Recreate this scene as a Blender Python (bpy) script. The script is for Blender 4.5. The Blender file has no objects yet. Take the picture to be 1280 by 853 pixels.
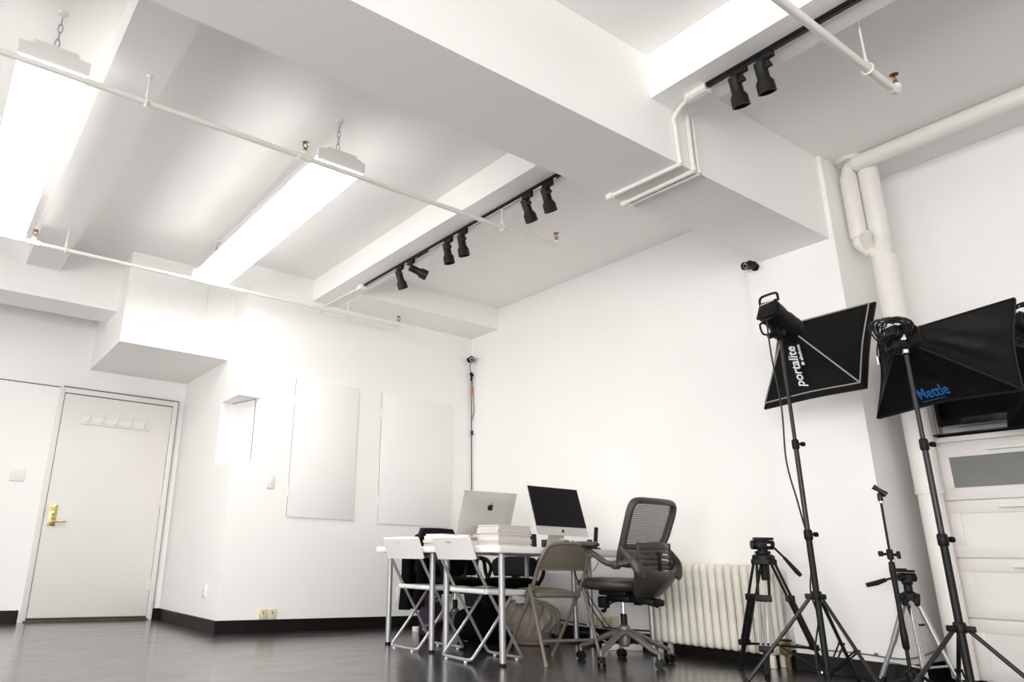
import bpy, bmesh, math, random
from mathutils import Vector, Matrix, Euler
random.seed(7)
PI = math.pi
S = bpy.context.scene
COL = S.collection
V = Vector

# ------------------------------------------------------------------ helpers
class MB:
    def __init__(s): s.bm = bmesh.new()
    def _merge(s, t):
        me = bpy.data.meshes.new('tmp'); t.to_mesh(me); t.free()
        s.bm.from_mesh(me); bpy.data.meshes.remove(me); return s
    def box(s, c, d, rot=None, bev=0.0, seg=2):
        t = bmesh.new(); bmesh.ops.create_cube(t, size=1.0)
        for v in t.verts: v.co = V((v.co.x*d[0], v.co.y*d[1], v.co.z*d[2]))
        if bev: bmesh.ops.bevel(t, geom=t.edges[:], offset=bev, segments=seg, profile=0.5, affect='EDGES')
        for v in t.verts:
            v.co = (rot @ v.co if rot is not None else v.co) + V(c)
        return s._merge(t)
    def bb(s, x0, x1, y0, y1, z0, z1, bev=0.0):
        return s.box(((x0+x1)/2, (y0+y1)/2, (z0+z1)/2), (x1-x0, y1-y0, z1-z0), None, bev)
    def tube(s, pts, r, seg=10, closed=False, flat=None, up=None):
        pts = [V(p) for p in pts]; n = len(pts)
        rs = r if isinstance(r, (list, tuple)) else [r]*n
        rings = []; N = None
        for i, p in enumerate(pts):
            if closed: t = pts[(i+1) % n]-pts[i-1]
            elif i == 0: t = pts[1]-pts[0]
            elif i == n-1: t = pts[-1]-pts[-2]
            else: t = (pts[i+1]-pts[i]).normalized()+(pts[i]-pts[i-1]).normalized()
            if t.length < 1e-9: t = V((0, 0, 1))
            t.normalize()
            if up is not None: N = V(up)-t*V(up).dot(t)
            elif N is None:
                a = V((0, 0, 1)) if abs(t.z) < .9 else V((1, 0, 0)); N = a-t*a.dot(t)
            else: N = N-t*N.dot(t)
            if N.length < 1e-6: N = t.orthogonal()
            N.normalize(); B = t.cross(N)
            fx, fy = flat if flat else (1, 1)
            ring = []
            for k in range(seg):
                a = 2*PI*k/seg
                ring.append(s.bm.verts.new(p+N*(math.cos(a)*rs[i]*fx)+B*(math.sin(a)*rs[i]*fy)))
            rings.append(ring)
        m = n if closed else n-1
        for i in range(m):
            a, b = rings[i], rings[(i+1) % n]
            for k in range(seg):
                s.bm.faces.new((a[k], a[(k+1) % seg], b[(k+1) % seg], b[k]))
        if not closed:
            s.bm.faces.new(list(reversed(rings[0]))); s.bm.faces.new(rings[-1])
        return s
    def cyl(s, a, b, r, r2=None, seg=20): return s.tube([a, b], [r, r if r2 is None else r2], seg)
    def lathe(s, prof, o=(0, 0, 0), ax=(0, 0, 1), seg=24):
        ax = V(ax).normalized(); N = ax.orthogonal().normalized(); B = ax.cross(N); o = V(o)
        rings = [[s.bm.verts.new(o+ax*z+N*(math.cos(2*PI*k/seg)*r)+B*(math.sin(2*PI*k/seg)*r)) for k in range(seg)] for r, z in prof]
        for a, b in zip(rings, rings[1:]):
            for k in range(seg): s.bm.faces.new((a[k], a[(k+1) % seg], b[(k+1) % seg], b[k]))
        s.bm.faces.new(list(reversed(rings[0]))); s.bm.faces.new(rings[-1])
        return s
    def prism(s, poly, d):
        """poly: list of 3D points (planar), d: extrusion vector"""
        d = V(d); a = [s.bm.verts.new(V(p)) for p in poly]; b = [s.bm.verts.new(V(p)+d) for p in poly]
        n = len(a)
        s.bm.faces.new(list(reversed(a))); s.bm.faces.new(b)
        for k in range(n): s.bm.faces.new((a[k], a[(k+1) % n], b[(k+1) % n], b[k]))
        return s
    def grid(s, f, nu, nv, th=0.0, cu=False):
        """surface f(u,v) -> point; optional thickness"""
        P = [[V(f(i/nu, j/nv)) for j in range(nv+1)] for i in range(nu+(0 if cu else 1))]
        mu = len(P)
        def nrm(i, j):
            a = P[(i+1) % mu if cu else min(i+1, mu-1)][j]-P[(i-1) % mu if cu else max(i-1, 0)][j]
            b = P[i][min(j+1, nv)]-P[i][max(j-1, 0)]
            n = a.cross(b); return n.normalized() if n.length > 1e-12 else V((0, 0, 1))
        A = [[s.bm.verts.new(P[i][j]) for j in range(nv+1)] for i in range(mu)]
        R = range(mu if cu else mu-1)
        for i in R:
            for j in range(nv):
                i2 = (i+1) % mu; s.bm.faces.new((A[i][j], A[i2][j], A[i2][j+1], A[i][j+1]))
        if th:
            Bv = [[s.bm.verts.new(P[i][j]-nrm(i, j)*th) for j in range(nv+1)] for i in range(mu)]
            for i in R:
                for j in range(nv):
                    i2 = (i+1) % mu; s.bm.faces.new((Bv[i][j+1], Bv[i2][j+1], Bv[i2][j], Bv[i][j]))
                i2 = (i+1) % mu
                s.bm.faces.new((A[i2][0], A[i][0], Bv[i][0], Bv[i2][0])); s.bm.faces.new((A[i][nv], A[i2][nv], Bv[i2][nv], Bv[i][nv]))
            if not cu:
                for j in range(nv):
                    s.bm.faces.new((A[0][j], A[0][j+1], Bv[0][j+1], Bv[0][j])); s.bm.faces.new((A[-1][j+1], A[-1][j], Bv[-1][j], Bv[-1][j+1]))
        return s
    def faces(s, vs, fs):
        a = [s.bm.verts.new(V(v)) for v in vs]
        for f in fs: s.bm.faces.new([a[i] for i in f])
        return s

WM = {}
def obj(name, b, mat, parent=None, world=True, ang=35, **tags):
    bm = b.bm
    bmesh.ops.recalc_face_normals(bm, faces=bm.faces[:])
    if parent is not None and world:
        inv = WM[parent].inverted()
        for v in bm.verts: v.co = inv @ v.co
    me = bpy.data.meshes.new(name); bm.to_mesh(me); bm.free()
    for p in me.polygons: p.use_smooth = True
    me.set_sharp_from_angle(angle=math.radians(ang))
    me.materials.append(mat)
    o = bpy.data.objects.new(name, me); COL.objects.link(o)
    if parent is not None: o.parent = parent; WM[o] = WM[parent]
    else: WM[o] = Matrix.Identity(4)
    for k, v in tags.items(): o[k] = v
    return o
def thing(name, label, cat, loc=(0, 0, 0), rot=(0, 0, 0), group=None):
    o = bpy.data.objects.new(name, None); o.empty_display_size = .1; COL.objects.link(o)
    o.location = loc; o.rotation_euler = rot; o['label'] = label; o['category'] = cat
    if group: o['group'] = group
    WM[o] = Matrix.Translation(V(loc)) @ Euler(rot).to_matrix().to_4x4()
    return o
def tag(o, label, cat, group=None):
    """single-mesh thing: move its origin to the middle of its base"""
    me = o.data; xs = [v.co for v in me.vertices]
    c = V(((min(p.x for p in xs)+max(p.x for p in xs))/2, (min(p.y for p in xs)+max(p.y for p in xs))/2, min(p.z for p in xs)))
    me.transform(Matrix.Translation(-c)); o.location = c
    o['label'] = label; o['category'] = cat
    if group: o['group'] = group
    return o
def struct(name, b, mat, parent=None, ang=20):
    o = obj(name, b, mat, parent, ang=ang); o['kind'] = 'structure'; return o
def dup(o, parent=None):
    c = o.copy(); COL.objects.link(c); c.parent = parent
    for ch in list(o.children): dup(ch, c)
    return c
def place(root, loc, rotz, label, group=None):
    r = dup(root); r.location = loc; r.rotation_euler = (0, 0, rotz); r['label'] = label
    if group: r['group'] = group
    return r
def smooth(pts, n=6, closed=False):
    pts = [V(p) for p in pts]; m = len(pts); out = []
    rng = range(m if closed else m-1)
    for i in rng:
        if closed: p0, p1, p2, p3 = pts[i-1], pts[i], pts[(i+1) % m], pts[(i+2) % m]
        else: p0, p1, p2, p3 = pts[max(i-1, 0)], pts[i], pts[i+1], pts[min(i+2, m-1)]
        for k in range(n):
            t = k/n
            out.append(.5*((2*p1)+(p2-p0)*t+(2*p0-5*p1+4*p2-p3)*t*t+(3*p1-p0-3*p2+p3)*t**3))
    if not closed: out.append(pts[-1])
    return out
def rmat(yaw=0, pitch=0, roll=0):
    return (Matrix.Rotation(yaw, 3, 'Z') @ Matrix.Rotation(pitch, 3, 'X') @ Matrix.Rotation(roll, 3, 'Y'))
def D(a): return math.radians(a)

# ------------------------------------------------------------------ materials
def srgb(c):
    return tuple((x/255/12.92 if x/255 <= .04045 else ((x/255+.055)/1.055)**2.4) for x in c)
def mat(name, rgb, rough=.5, metal=0.0, var=.04, scale=6.0, bump=0.0, bscale=80.0, spec=.5, coat=0.0):
    m = bpy.data.materials.new(name); m.use_nodes = True; nt = m.node_tree; N = nt.nodes; L = nt.links
    b = N['Principled BSDF']; c = srgb(rgb)
    tc = N.new('ShaderNodeTexCoord'); nz = N.new('ShaderNodeTexNoise'); nz.inputs['Scale'].default_value = scale; nz.inputs['Detail'].default_value = 4
    L.new(tc.outputs['Object'], nz.inputs['Vector'])
    rp = N.new('ShaderNodeValToRGB'); rp.color_ramp.elements[0].position = .3; rp.color_ramp.elements[1].position = .7
    rp.color_ramp.elements[0].color = tuple(x*(1-var) for x in c)+(1,); rp.color_ramp.elements[1].color = tuple(min(1, x*(1+var)) for x in c)+(1,)
    L.new(nz.outputs['Fac'], rp.inputs['Fac']); L.new(rp.outputs['Color'], b.inputs['Base Color'])
    b.inputs['Roughness'].default_value = rough; b.inputs['Metallic'].default_value = metal
    b.inputs['Specular IOR Level'].default_value = spec; b.inputs['Coat Weight'].default_value = coat
    if bump:
        n2 = N.new('ShaderNodeTexNoise'); n2.inputs['Scale'].default_value = bscale; n2.inputs['Detail'].default_value = 3
        L.new(tc.outputs['Object'], n2.inputs['Vector'])
        bp = N.new('ShaderNodeBump'); bp.inputs['Strength'].default_value = bump; bp.inputs['Distance'].default_value = .004
        L.new(n2.outputs['Fac'], bp.inputs['Height']); L.new(bp.outputs['Normal'], b.inputs['Normal'])
    return m
WALL = mat('white_wall_paint', (249, 247, 245), .55, var=.012, scale=1.5, bump=.12, bscale=14)
CEIL = mat('white_ceiling_paint', (251, 249, 247), .6, var=.012, scale=1.2, bump=.10, bscale=9)
DOORW = mat('white_door_paint', (230, 227, 224), .35, var=.01, scale=2)
PIPEW = mat('white_pipe_paint', (238, 235, 230), .4, var=.02, scale=8, bump=.2, bscale=30)
CREAM = mat('cream_pipe_paint', (236, 233, 224), .5, var=.04, scale=9, bump=.3, bscale=40)
RADM = mat('ivory_radiator_enamel', (240, 236, 225), .45, var=.05, scale=7, bump=.3, bscale=50)
RUST = mat('rusty_valve_metal', (112, 92, 66), .7, .3, var=.5, scale=30, bump=.5)
BASEM = mat('dark_baseboard_paint', (19, 16, 15), .4, var=.3, scale=8, spec=.3)
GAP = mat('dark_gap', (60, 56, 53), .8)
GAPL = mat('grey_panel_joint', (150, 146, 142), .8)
WOOD = mat('brown_threshold_wood', (86, 66, 46), .5, var=.3, scale=20)
BRASS = mat('polished_brass', (225, 203, 140), .22, 1.0, var=.06)
BRONZE = mat('bronze_sprinkler_metal', (148, 116, 82), .3, 1.0, var=.2, scale=60)
CHROME = mat('chrome', (205, 205, 208), .15, 1.0, var=.02)
STEEL = mat('silver_grey_steel', (168, 168, 170), .38, .55, var=.03)
SILV = mat('silver_tube_paint', (178, 178, 180), .3, .6, var=.03)
HOUS = mat('lamp_housing_enamel', (236, 234, 230), .4, var=.01)
BLK = mat('satin_black_metal', (12, 11, 11), .48, var=.15, scale=20, spec=.3)
BLKP = mat('black_plastic', (10, 9, 10), .5, var=.15, scale=20, spec=.28)
BLKM = mat('black_spotlight_enamel', (26, 26, 25), .45, var=.12, scale=15, spec=.3)
GREYM = mat('grey_stand_tube', (34, 32, 31), .35, .2, var=.1)
WPL = mat('white_plastic', (238, 236, 233), .35, var=.01)
WTOP = mat('white_table_laminate', (240, 238, 234), .3, var=.01)
BEIGE = mat('beige_chair_enamel', (122, 114, 102), .38, .15, var=.04, scale=10)
GREYP = mat('grey_chair_plastic', (64, 60, 54), .42, var=.05)
GREYD = mat('dark_grey_base_metal', (122, 118, 113), .4, .35, var=.05)
SEATM = mat('plum_grey_leatherette', (60, 50, 52), .42, var=.08, scale=12, bump=.25, bscale=120)
ALU = mat('computer_aluminium', (198, 198, 194), .38, .35, var=.01)
SCRN = mat('black_glass_screen', (10, 9, 11), .2, var=.05, spec=.12)
LOGO = mat('black_logo', (10, 10, 10), .3)
PAPW = mat('white_paper', (236, 234, 231), .7, var=.03, scale=40)
FAB = mat('black_nylon_fabric', (9, 9, 9), .55, var=.3, scale=12, bump=.6, bscale=22, spec=.22)
TRIM = mat('silver_piping', (160, 157, 155), .5)
WINK = mat('white_print', (232, 230, 230), .6)
BINK = mat('blue_print', (28, 100, 160), .6)
DARKF = mat('black_jacket_cloth', (6, 6, 7), .8, var=.3, scale=20, bump=.7, bscale=60, spec=.12)
CABM = mat('white_cabinet_lacquer', (232, 228, 225), .3, var=.01)
BEIGEP = mat('ivory_outlet_plastic', (224, 214, 184), .4)
CABLEB = mat('black_rubber_cable', (16, 15, 15), .5)
CABLEG = mat('grey_cable', (105, 100, 92), .5)
PURP = mat('purple_box_card', (50, 34, 58), .5, var=.15)
ORNG = mat('orange_tag', (215, 140, 70), .6)
RED = mat('red_switch', (190, 50, 30), .4)
TVB = mat('tv_black_gloss', (22, 20, 21), .12, var=.05)
GLASSD = mat('dark_glass_edge', (30, 36, 34), .1)

def floor_mat():
    m = bpy.data.materials.new('polished_grey_concrete'); m.use_nodes = True; nt = m.node_tree; N = nt.nodes; L = nt.links
    b = N['Principled BSDF']; tc = N.new('ShaderNodeTexCoord')
    mp = N.new('ShaderNodeMapping'); mp.inputs['Scale'].default_value = (1.3, 3.2, 1); mp.inputs['Rotation'].default_value = (0, 0, .35); L.new(tc.outputs['Object'], mp.inputs['Vector'])
    n1 = N.new('ShaderNodeTexNoise'); n1.inputs['Scale'].default_value = 2.2; n1.inputs['Detail'].default_value = 8; n1.inputs['Roughness'].default_value = .62; L.new(mp.outputs['Vector'], n1.inputs['Vector'])
    n2 = N.new('ShaderNodeTexNoise'); n2.inputs['Scale'].default_value = 55; n2.inputs['Detail'].default_value = 5; L.new(tc.outputs['Object'], n2.inputs['Vector'])
    mx = N.new('ShaderNodeMath'); mx.operation = 'MULTIPLY_ADD'; mx.inputs[1].default_value = .35; L.new(n2.outputs['Fac'], mx.inputs[0]); L.new(n1.outputs['Fac'], mx.inputs[2])
    rp = N.new('ShaderNodeValToRGB'); e = rp.color_ramp.elements
    e[0].position = .42; e[0].color = srgb((46, 44, 43))+(1,); e[1].position = .95; e[1].color = srgb((72, 69, 68))+(1,)
    L.new(mx.outputs[0], rp.inputs['Fac']); L.new(rp.outputs['Color'], b.inputs['Base Color'])
    r2 = N.new('ShaderNodeMapRange'); r2.inputs['From Min'].default_value = .3; r2.inputs['From Max'].default_value = .8; r2.inputs['To Min'].default_value = .16; r2.inputs['To Max'].default_value = .30
    L.new(n1.outputs['Fac'], r2.inputs['Value']); L.new(r2.outputs[0], b.inputs['Roughness'])
    bp = N.new('ShaderNodeBump'); bp.inputs['Strength'].default_value = .12; bp.inputs['Distance'].default_value = .003; L.new(mx.outputs[0], bp.inputs['Height']); L.new(bp.outputs['Normal'], b.inputs['Normal'])
    b.inputs['Specular IOR Level'].default_value = .8; b.inputs['Coat Weight'].default_value = .5; b.inputs['Coat Roughness'].default_value = .2
    return m
FLOOR = floor_mat()

def stripe_mat(name, rgb, axis, freq, alpha):
    """woven mesh: thin threads with gaps between"""
    m = bpy.data.materials.new(name); m.use_nodes = True; nt = m.node_tree; N = nt.nodes; L = nt.links
    b = N['Principled BSDF']; b.inputs['Base Color'].default_value = srgb(rgb)+(1,); b.inputs['Roughness'].default_value = .6
    tc = N.new('ShaderNodeTexCoord'); w = N.new('ShaderNodeTexWave'); w.bands_direction = axis; w.inputs['Scale'].default_value = freq; w.inputs['Distortion'].default_value = .25
    L.new(tc.outputs['Object'], w.inputs['Vector'])
    tr = N.new('ShaderNodeBsdfTransparent'); mx = N.new('ShaderNodeMixShader')
    mr = N.new('ShaderNodeMapRange'); mr.inputs['From Min'].default_value = .25; mr.inputs['From Max'].default_value = .75; mr.inputs['To Min'].default_value = alpha[0]; mr.inputs['To Max'].default_value = alpha[1]
    L.new(w.outputs['Fac'], mr.inputs['Value']); L.new(mr.outputs[0], mx.inputs['Fac'])
    L.new(tr.outputs[0], mx.inputs[1]); L.new(b.outputs[0], mx.inputs[2]); L.new(mx.outputs[0], N['Material Output'].inputs['Surface'])
    return m
MESHG = stripe_mat('grey_chair_mesh', (96, 88, 90), 'Z', 27.0, (.62, .97))
BAGM = stripe_mat('cloudy_bin_liner', (170, 160, 150), 'X', 6.0, (.6, .8))
def weave():
    m = mat('beige_seat_weave', (128, 118, 100), .7); nt = m.node_tree; N = nt.nodes; L = nt.links
    tc = N.new('ShaderNodeTexCoord'); w = N.new('ShaderNodeTexWave'); w.wave_type = 'BANDS'; w.bands_direction = 'DIAGONAL'; w.inputs['Scale'].default_value = 26; w.inputs['Distortion'].default_value = 1.2
    w2 = N.new('ShaderNodeTexWave'); w2.bands_direction = 'X'; w2.inputs['Scale'].default_value = 22
    L.new(tc.outputs['Object'], w.inputs['Vector']); L.new(tc.outputs['Object'], w2.inputs['Vector'])
    mu = N.new('ShaderNodeMath'); mu.operation = 'MULTIPLY'; L.new(w.outputs['Fac'], mu.inputs[0]); L.new(w2.outputs['Fac'], mu.inputs[1])
    rp = N.new('ShaderNodeValToRGB'); rp.color_ramp.elements[0].color = srgb((95, 86, 72))+(1,); rp.color_ramp.elements[1].color = srgb((196, 188, 168))+(1,); rp.color_ramp.elements[1].position = .5
    L.new(mu.outputs[0], rp.inputs['Fac']); L.new(rp.outputs['Color'], N['Principled BSDF'].inputs['Base Color'])
    return m
WEAVE = weave()
def frosted():
    m = mat('frosted_drawer_glass', (112, 114, 108), .28, var=.08, scale=5); return m
FROST = frosted()
def emis(name, rgb, st):
    m = bpy.data.materials.new(name); m.use_nodes = True; N = m.node_tree.nodes
    b = N['Principled BSDF']; b.inputs['Base Color'].default_value = (.9, .9, .9, 1)
    b.inputs['Emission Color'].default_value = srgb(rgb)+(1,); b.inputs['Emission Strength'].default_value = st
    return m
LAMP = emis('glowing_prismatic_diffuser', (255, 254, 251), 15.0)

# ------------------------------------------------------------------ camera
cam = bpy.data.cameras.new('camera'); co = bpy.data.objects.new('camera', cam); COL.objects.link(co)
cam.sensor_width = 36; cam.sensor_fit = 'HORIZONTAL'; cam.lens = 896.8466/1280*36
cam.shift_x = (640-521.0523)/1280; cam.shift_y = -(426.5-412.5678)/1280
cam.clip_start = .05
R0, R1, R2 = V((.82490207, -.56487723, .0212198)), V((.19049808, .24245333, -.95127644)), V((.53220959, .78875224, .30760828))
mw = Matrix.Identity(4)
for i in range(3):
    mw[i][0] = R0[i]; mw[i][1] = -R1[i]; mw[i][2] = -R2[i]
mw[2][3] = .61
co.matrix_world = mw
S.camera = co

# ------------------------------------------------------------------ room shell
XB, YA, YD = 5.0, 6.26, 7.95
XC = 5.56; PX, PY0, PY1 = 4.88, 2.12, 2.77
ZC, ZN = 3.33, 3.44
XL, YF = -3.6, -5.6
b = MB(); b.bb(XL-.2, XC+.2, YF-.2, YD+.2, -.15, 0); struct('floor', b, FLOOR)
# back wall block with the corner niche cut out of it
b = MB(); b.bb(2.267, XB+.8, YA, YD+.2, 0, 1.435); b.bb(2.267, XB+.8, YA, YD+.2, 2.035, 3.6)
b.prism([(2.375, 6.70, 1.435), (2.465, 6.33, 1.435), (2.495, YA, 1.435), (XB+.8, YA, 1.435), (XB+.8, YD+.2, 1.435), (2.267, YD+.2, 1.435), (2.267, 6.70, 1.435)], (0, 0, .6))
struct('wall_back', b, WALL)
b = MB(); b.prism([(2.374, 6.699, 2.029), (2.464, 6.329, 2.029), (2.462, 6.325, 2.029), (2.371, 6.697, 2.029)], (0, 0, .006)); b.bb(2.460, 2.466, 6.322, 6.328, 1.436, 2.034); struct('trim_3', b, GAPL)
b = MB(); b.bb(XL-.2, 2.267, YD, YD+.2, 0, 3.6); struct('wall_alcove', b, WALL)
b = MB(); b.bb(XB, XB+.8, 2.6, YA, 0, 3.6); wr = struct('wall_right', b, WALL)
b = MB(); b.bb(PX, XB+.8, PY0, PY1, 0, 3.6); struct('pilaster', b, WALL, wr)
b = MB(); b.bb(XC, XC+.2, YF, PY0, 0, 3.6); struct('wall_recess', b, WALL)
b = MB(); WZ0, WZ1 = .30, 2.45
b.bb(XL-.2, XL, YF-.2, YD, 0, WZ0); b.bb(XL-.2, XL, YF-.2, YD, WZ1, 3.6)
for ya_, yb_ in ((YF-.2, -5.0), (1.7, 3.1), (6.0, YD)): b.bb(XL-.2, XL, ya_, yb_, WZ0, WZ1)
struct('wall_left', b, WALL)
for n_, (ya_, yb_) in enumerate(((-5.0, 1.7), (3.1, 6.0))):  # assumed windows out of view; their area lamps are added as low fill light
    b = MB(); k_ = max(2, round((yb_-ya_)/1.1))
    for q_ in range(k_+1):
        yy = ya_+(yb_-ya_)*q_/k_; b.bb(XL-.12, XL-.06, max(ya_, yy-.03), min(yb_, yy+.03), WZ0, WZ1)
    for zz in (WZ0+.03, 1.4, WZ1-.03): b.bb(XL-.12, XL-.06, ya_, yb_, zz-.03, zz+.03)
    struct('assumed_window_%d' % (n_+1), b, DOORW)
    l_ = bpy.data.lights.new('daylight_fill', 'AREA'); l_.shape = 'RECTANGLE'; l_.size = WZ1-WZ0; l_.size_y = yb_-ya_; l_.energy = (420, 55)[n_]; l_.color = (1.0, .985, .97)
    o_ = bpy.data.objects.new('daylight_fill', l_); COL.objects.link(o_); o_.location = (XL-.22, (ya_+yb_)/2, (WZ0+WZ1)/2); o_.rotation_euler = (0, -PI/2, 0)
b = MB(); b.bb(XL, XC+.2, YF-.2, YF, 0, WZ0); b.bb(XL, XC+.2, YF-.2, YF, WZ1, 3.6); b.bb(XL, -3.0, YF-.2, YF, WZ0, WZ1); b.bb(1.2, XC+.2, YF-.2, YF, WZ0, WZ1)
struct('wall_front', b, WALL)
b = MB()  # another unseen window, added with its area lamp to brighten the back wall
for q_ in range(5):
    xx = -3.0+4.2*q_/4; b.bb(max(-3.0, xx-.03), min(1.2, xx+.03), YF-.12, YF-.06, WZ0, WZ1)
for zz in (WZ0+.03, 1.4, WZ1-.03): b.bb(-3.0, 1.2, YF-.12, YF-.06, zz-.03, zz+.03)
struct('assumed_window_3', b, DOORW)
l_ = bpy.data.lights.new('daylight_fill', 'AREA'); l_.shape = 'RECTANGLE'; l_.size = 4.2; l_.size_y = WZ1-WZ0; l_.energy = 75; l_.color = (1.0, .985, .97)
o_ = bpy.data.objects.new('daylight_fill', l_); COL.objects.link(o_); o_.location = (-.9, YF-.22, (WZ0+WZ1)/2); o_.rotation_euler = (PI/2, 0, 0)
# ceiling with beams
b = MB(); b.bb(XL-.2, XC+.3, 2.4, YD+.2, ZC, ZC+.3); b.bb(XL-.2, XC+.3, YF-.2, 2.4, ZN, ZN+.3)
ceil = struct('ceiling', b, CEIL)
b = MB(); b.bb(XL, PX, 2.15, 2.64, 2.80, 3.5); struct('beam', b, CEIL, ceil)
b = MB(); b.bb(XL, 2.267, 6.98, 7.42, 2.825, 3.4); struct('beam', b, CEIL, ceil)
b = MB(); b.bb(2.945, 3.235, 2.64, YA, 3.10, 3.4); struct('joist', b, CEIL, ceil)
b = MB(); b.bb(.422, .708, 2.64, 6.98, 3.10, 3.4); struct('joist', b, CEIL, ceil)
b = MB(); b.bb(3.02, 3.33, YF, 2.15, 3.15, 3.5); struct('joist', b, CEIL, ceil)
b = MB(); b.bb(-2.2, -1.9, 2.64, 6.98, 3.10, 3.4); b.bb(-.3, 0., YF, 2.15, 3.15, 3.5); struct('joist', b, CEIL, ceil)
b = MB(); b.bb(3.235, XB, 5.78, YA, 3.09, 3.4); struct('soffit_box', b, CEIL, ceil)
b = MB(); b.bb(1.252, 2.267, 6.64, YD, 2.447, 3.4); sb = struct('soffit_box', b, CEIL, ceil)
b = MB(); b.bb(1.262, 1.99, 6.630, 6.645, 2.665, 3.30, .002); struct('access_panel', b, WALL, sb)
# baseboards
b = MB(); b.bb(2.2675-.014, XB, YA-.014, YA, 0, .105, .003); struct('baseboard_back', b, BASEM)
b = MB(); b.bb(2.253, 2.267, YA, YD-.0, 0, .105, .003); b.bb(2.19, 2.267, YD-.016, YD, 0, .105, .003); struct('baseboard_alcove', b, BASEM)
b = MB(); b.bb(XL, .985, YD-.04, YD, 0, .105, .003); struct('baseboard_left', b, BASEM)
b = MB(); b.bb(XB-.014, XB, PY1, YA-.014, 0, .105, .003); struct('baseboard_right', b, BASEM)
b = MB(); b.bb(PX-.014, PX, PY0-.014, PY1+.01, 0, .105, .003); b.bb(PX, XC, PY0-.014, PY0, 0, .105, .003); struct('baseboard_pilaster', b, BASEM)
b = MB(); b.bb(XC-.014, XC, 1.95, PY0-.014, 0, .105, .003); struct('baseboard_recess', b, BASEM)
# partition cladding left of the door with the dark joint on top
b = MB(); b.bb(XL, 1.035, YD-.026, YD, .0, 2.215); struct('trim_1', b, WALL)
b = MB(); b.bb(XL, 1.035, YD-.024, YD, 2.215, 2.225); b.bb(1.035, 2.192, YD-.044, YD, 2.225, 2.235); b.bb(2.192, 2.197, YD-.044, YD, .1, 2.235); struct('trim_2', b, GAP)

# door
dr = bpy.data.objects.new('door_1', None); COL.objects.link(dr); dr.location = (1.6, YD, 0); dr['kind'] = 'structure'; WM[dr] = Matrix.Translation((1.6, YD, 0))
b = MB(); b.bb(1.004, 1.052, YD-.046, YD, 0, 2.225, .003); b.bb(2.142, 2.192, YD-.046, YD, 0, 2.225, .003); b.bb(1.052, 2.142, YD-.046, YD, 2.172, 2.225, .003)
obj('door_frame', b, DOORW, dr)
b = MB(); b.bb(1.058, 2.139, YD-.034, YD-.002, .035, 2.164, .003); obj('door_leaf', b, DOORW, dr)
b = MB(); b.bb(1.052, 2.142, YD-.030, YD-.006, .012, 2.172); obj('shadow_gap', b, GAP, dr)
b = MB(); b.bb(1.03, 2.15, YD-.07, YD, 0, .013, .003); obj('threshold', b, WOOD, dr, label='brown wooden threshold')
b = MB(); b.bb(1.095, 1.165, YD-.045, YD-.033, .865, 1.065, .003); hp = obj('handle_plate', b, BRASS, dr, label='brass handle plate')
b = MB(); b.cyl((1.128, YD-.045, .905), (1.128, YD-.095, .905), .013); b.tube([(1.125, YD-.09, .905), (1.17, YD-.095, .906), (1.25, YD-.092, .910)], [.011, .011, .008], 12)
obj('lever_handle', b, BRASS, hp)
b = MB(); b.lathe([(.017, 0), (.017, .012), (.008, .016)], (1.130, YD-.045, .985), (0, -1, 0)); obj('lock_cylinder', b, BRASS, hp)
b = MB(); b.bb(1.046, 1.058, YD-.049, YD-.03, .95, 1.03); obj('strike_plate', b, STEEL, dr)
for z in (1.93, 1.15, .33):
    b = MB(); b.cyl((2.138, YD-.050, z-.05), (2.138, YD-.050, z+.05), .009, seg=10); b.bb(2.10, 2.136, YD-.038, YD-.032, z-.045, z+.045)
    obj('hinge', b, DOORW, dr)

# hook rail on the door
t = thing('coat_hook_rail', 'white coat rail with five double hooks screwed high on the white door', 'coat rack', (1.59, YD-.034, 1.91))
b = MB(); b.bb(1.247, 1.930, YD-.050, YD-.034, 1.872, 1.955, .004); obj('rail_board', b, WPL, t)
for k in range(5):
    x = 1.315+k*.138
    b = MB(); b.lathe([(.012, 0), (.012, .006)], (x, YD-.05, 1.915), (0, -1, 0), 12)
    b.tube(smooth([(x, YD-.056, 1.92), (x, YD-.085, 1.925), (x, YD-.115, 1.95), (x, YD-.118, 1.985)], 4), .0055, 8)
    b.tube(smooth([(x, YD-.056, 1.91), (x-.022, YD-.085, 1.885), (x-.038, YD-.09, 1.90)], 4), .005, 8)
    b.tube(smooth([(x, YD-.056, 1.91), (x+.022, YD-.085, 1.885), (x+.038, YD-.09, 1.90)], 4), .005, 8)
    obj('hook', b, WPL, t)

# switches and outlets
def plate(name, c, w, h, nrm, m, label, cat, slots, group=None):
    """wall plate: nrm is 'y' (faces -y) or 'x' (faces -x)"""
    t = thing(name, label, cat, c, group=group)
    u = V((1, 0, 0)) if nrm == 'y' else V((0, 1, 0)); n = V((0, -1, 0)) if nrm == 'y' else V((-1, 0, 0)); c = V(c)
    d = (w, .012, h) if nrm == 'y' else (.012, w, h)
    obj('cover_plate', MB().box(c+n*.006, d, None, .003), m, t)
    for (a, z, sw, sh, kind) in slots:
        q = c+u*a+V((0, 0, z))+n*.013
        dd = (sw, .010, sh) if nrm == 'y' else (.010, sw, sh)
        o = obj(kind, MB().box(q, dd, None, .002), m if kind != 'socket_slot' else GAP, t)
    return t
plate('light_switch', (2.645, YA, 1.278), .075, .118, 'y', WPL, 'single white light switch on the wall left of the two big white panels', 'light switch', [(0, 0, .012, .028, 'toggle')])
plate('light_switch', (.768, YD-.026, 1.322), .125, .118, 'y', WPL, 'double white light switch on the wall left of the door', 'light switch', [(-.024, 0, .012, .028, 'toggle'), (.024, 0, .012, .028, 'toggle')])
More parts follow.
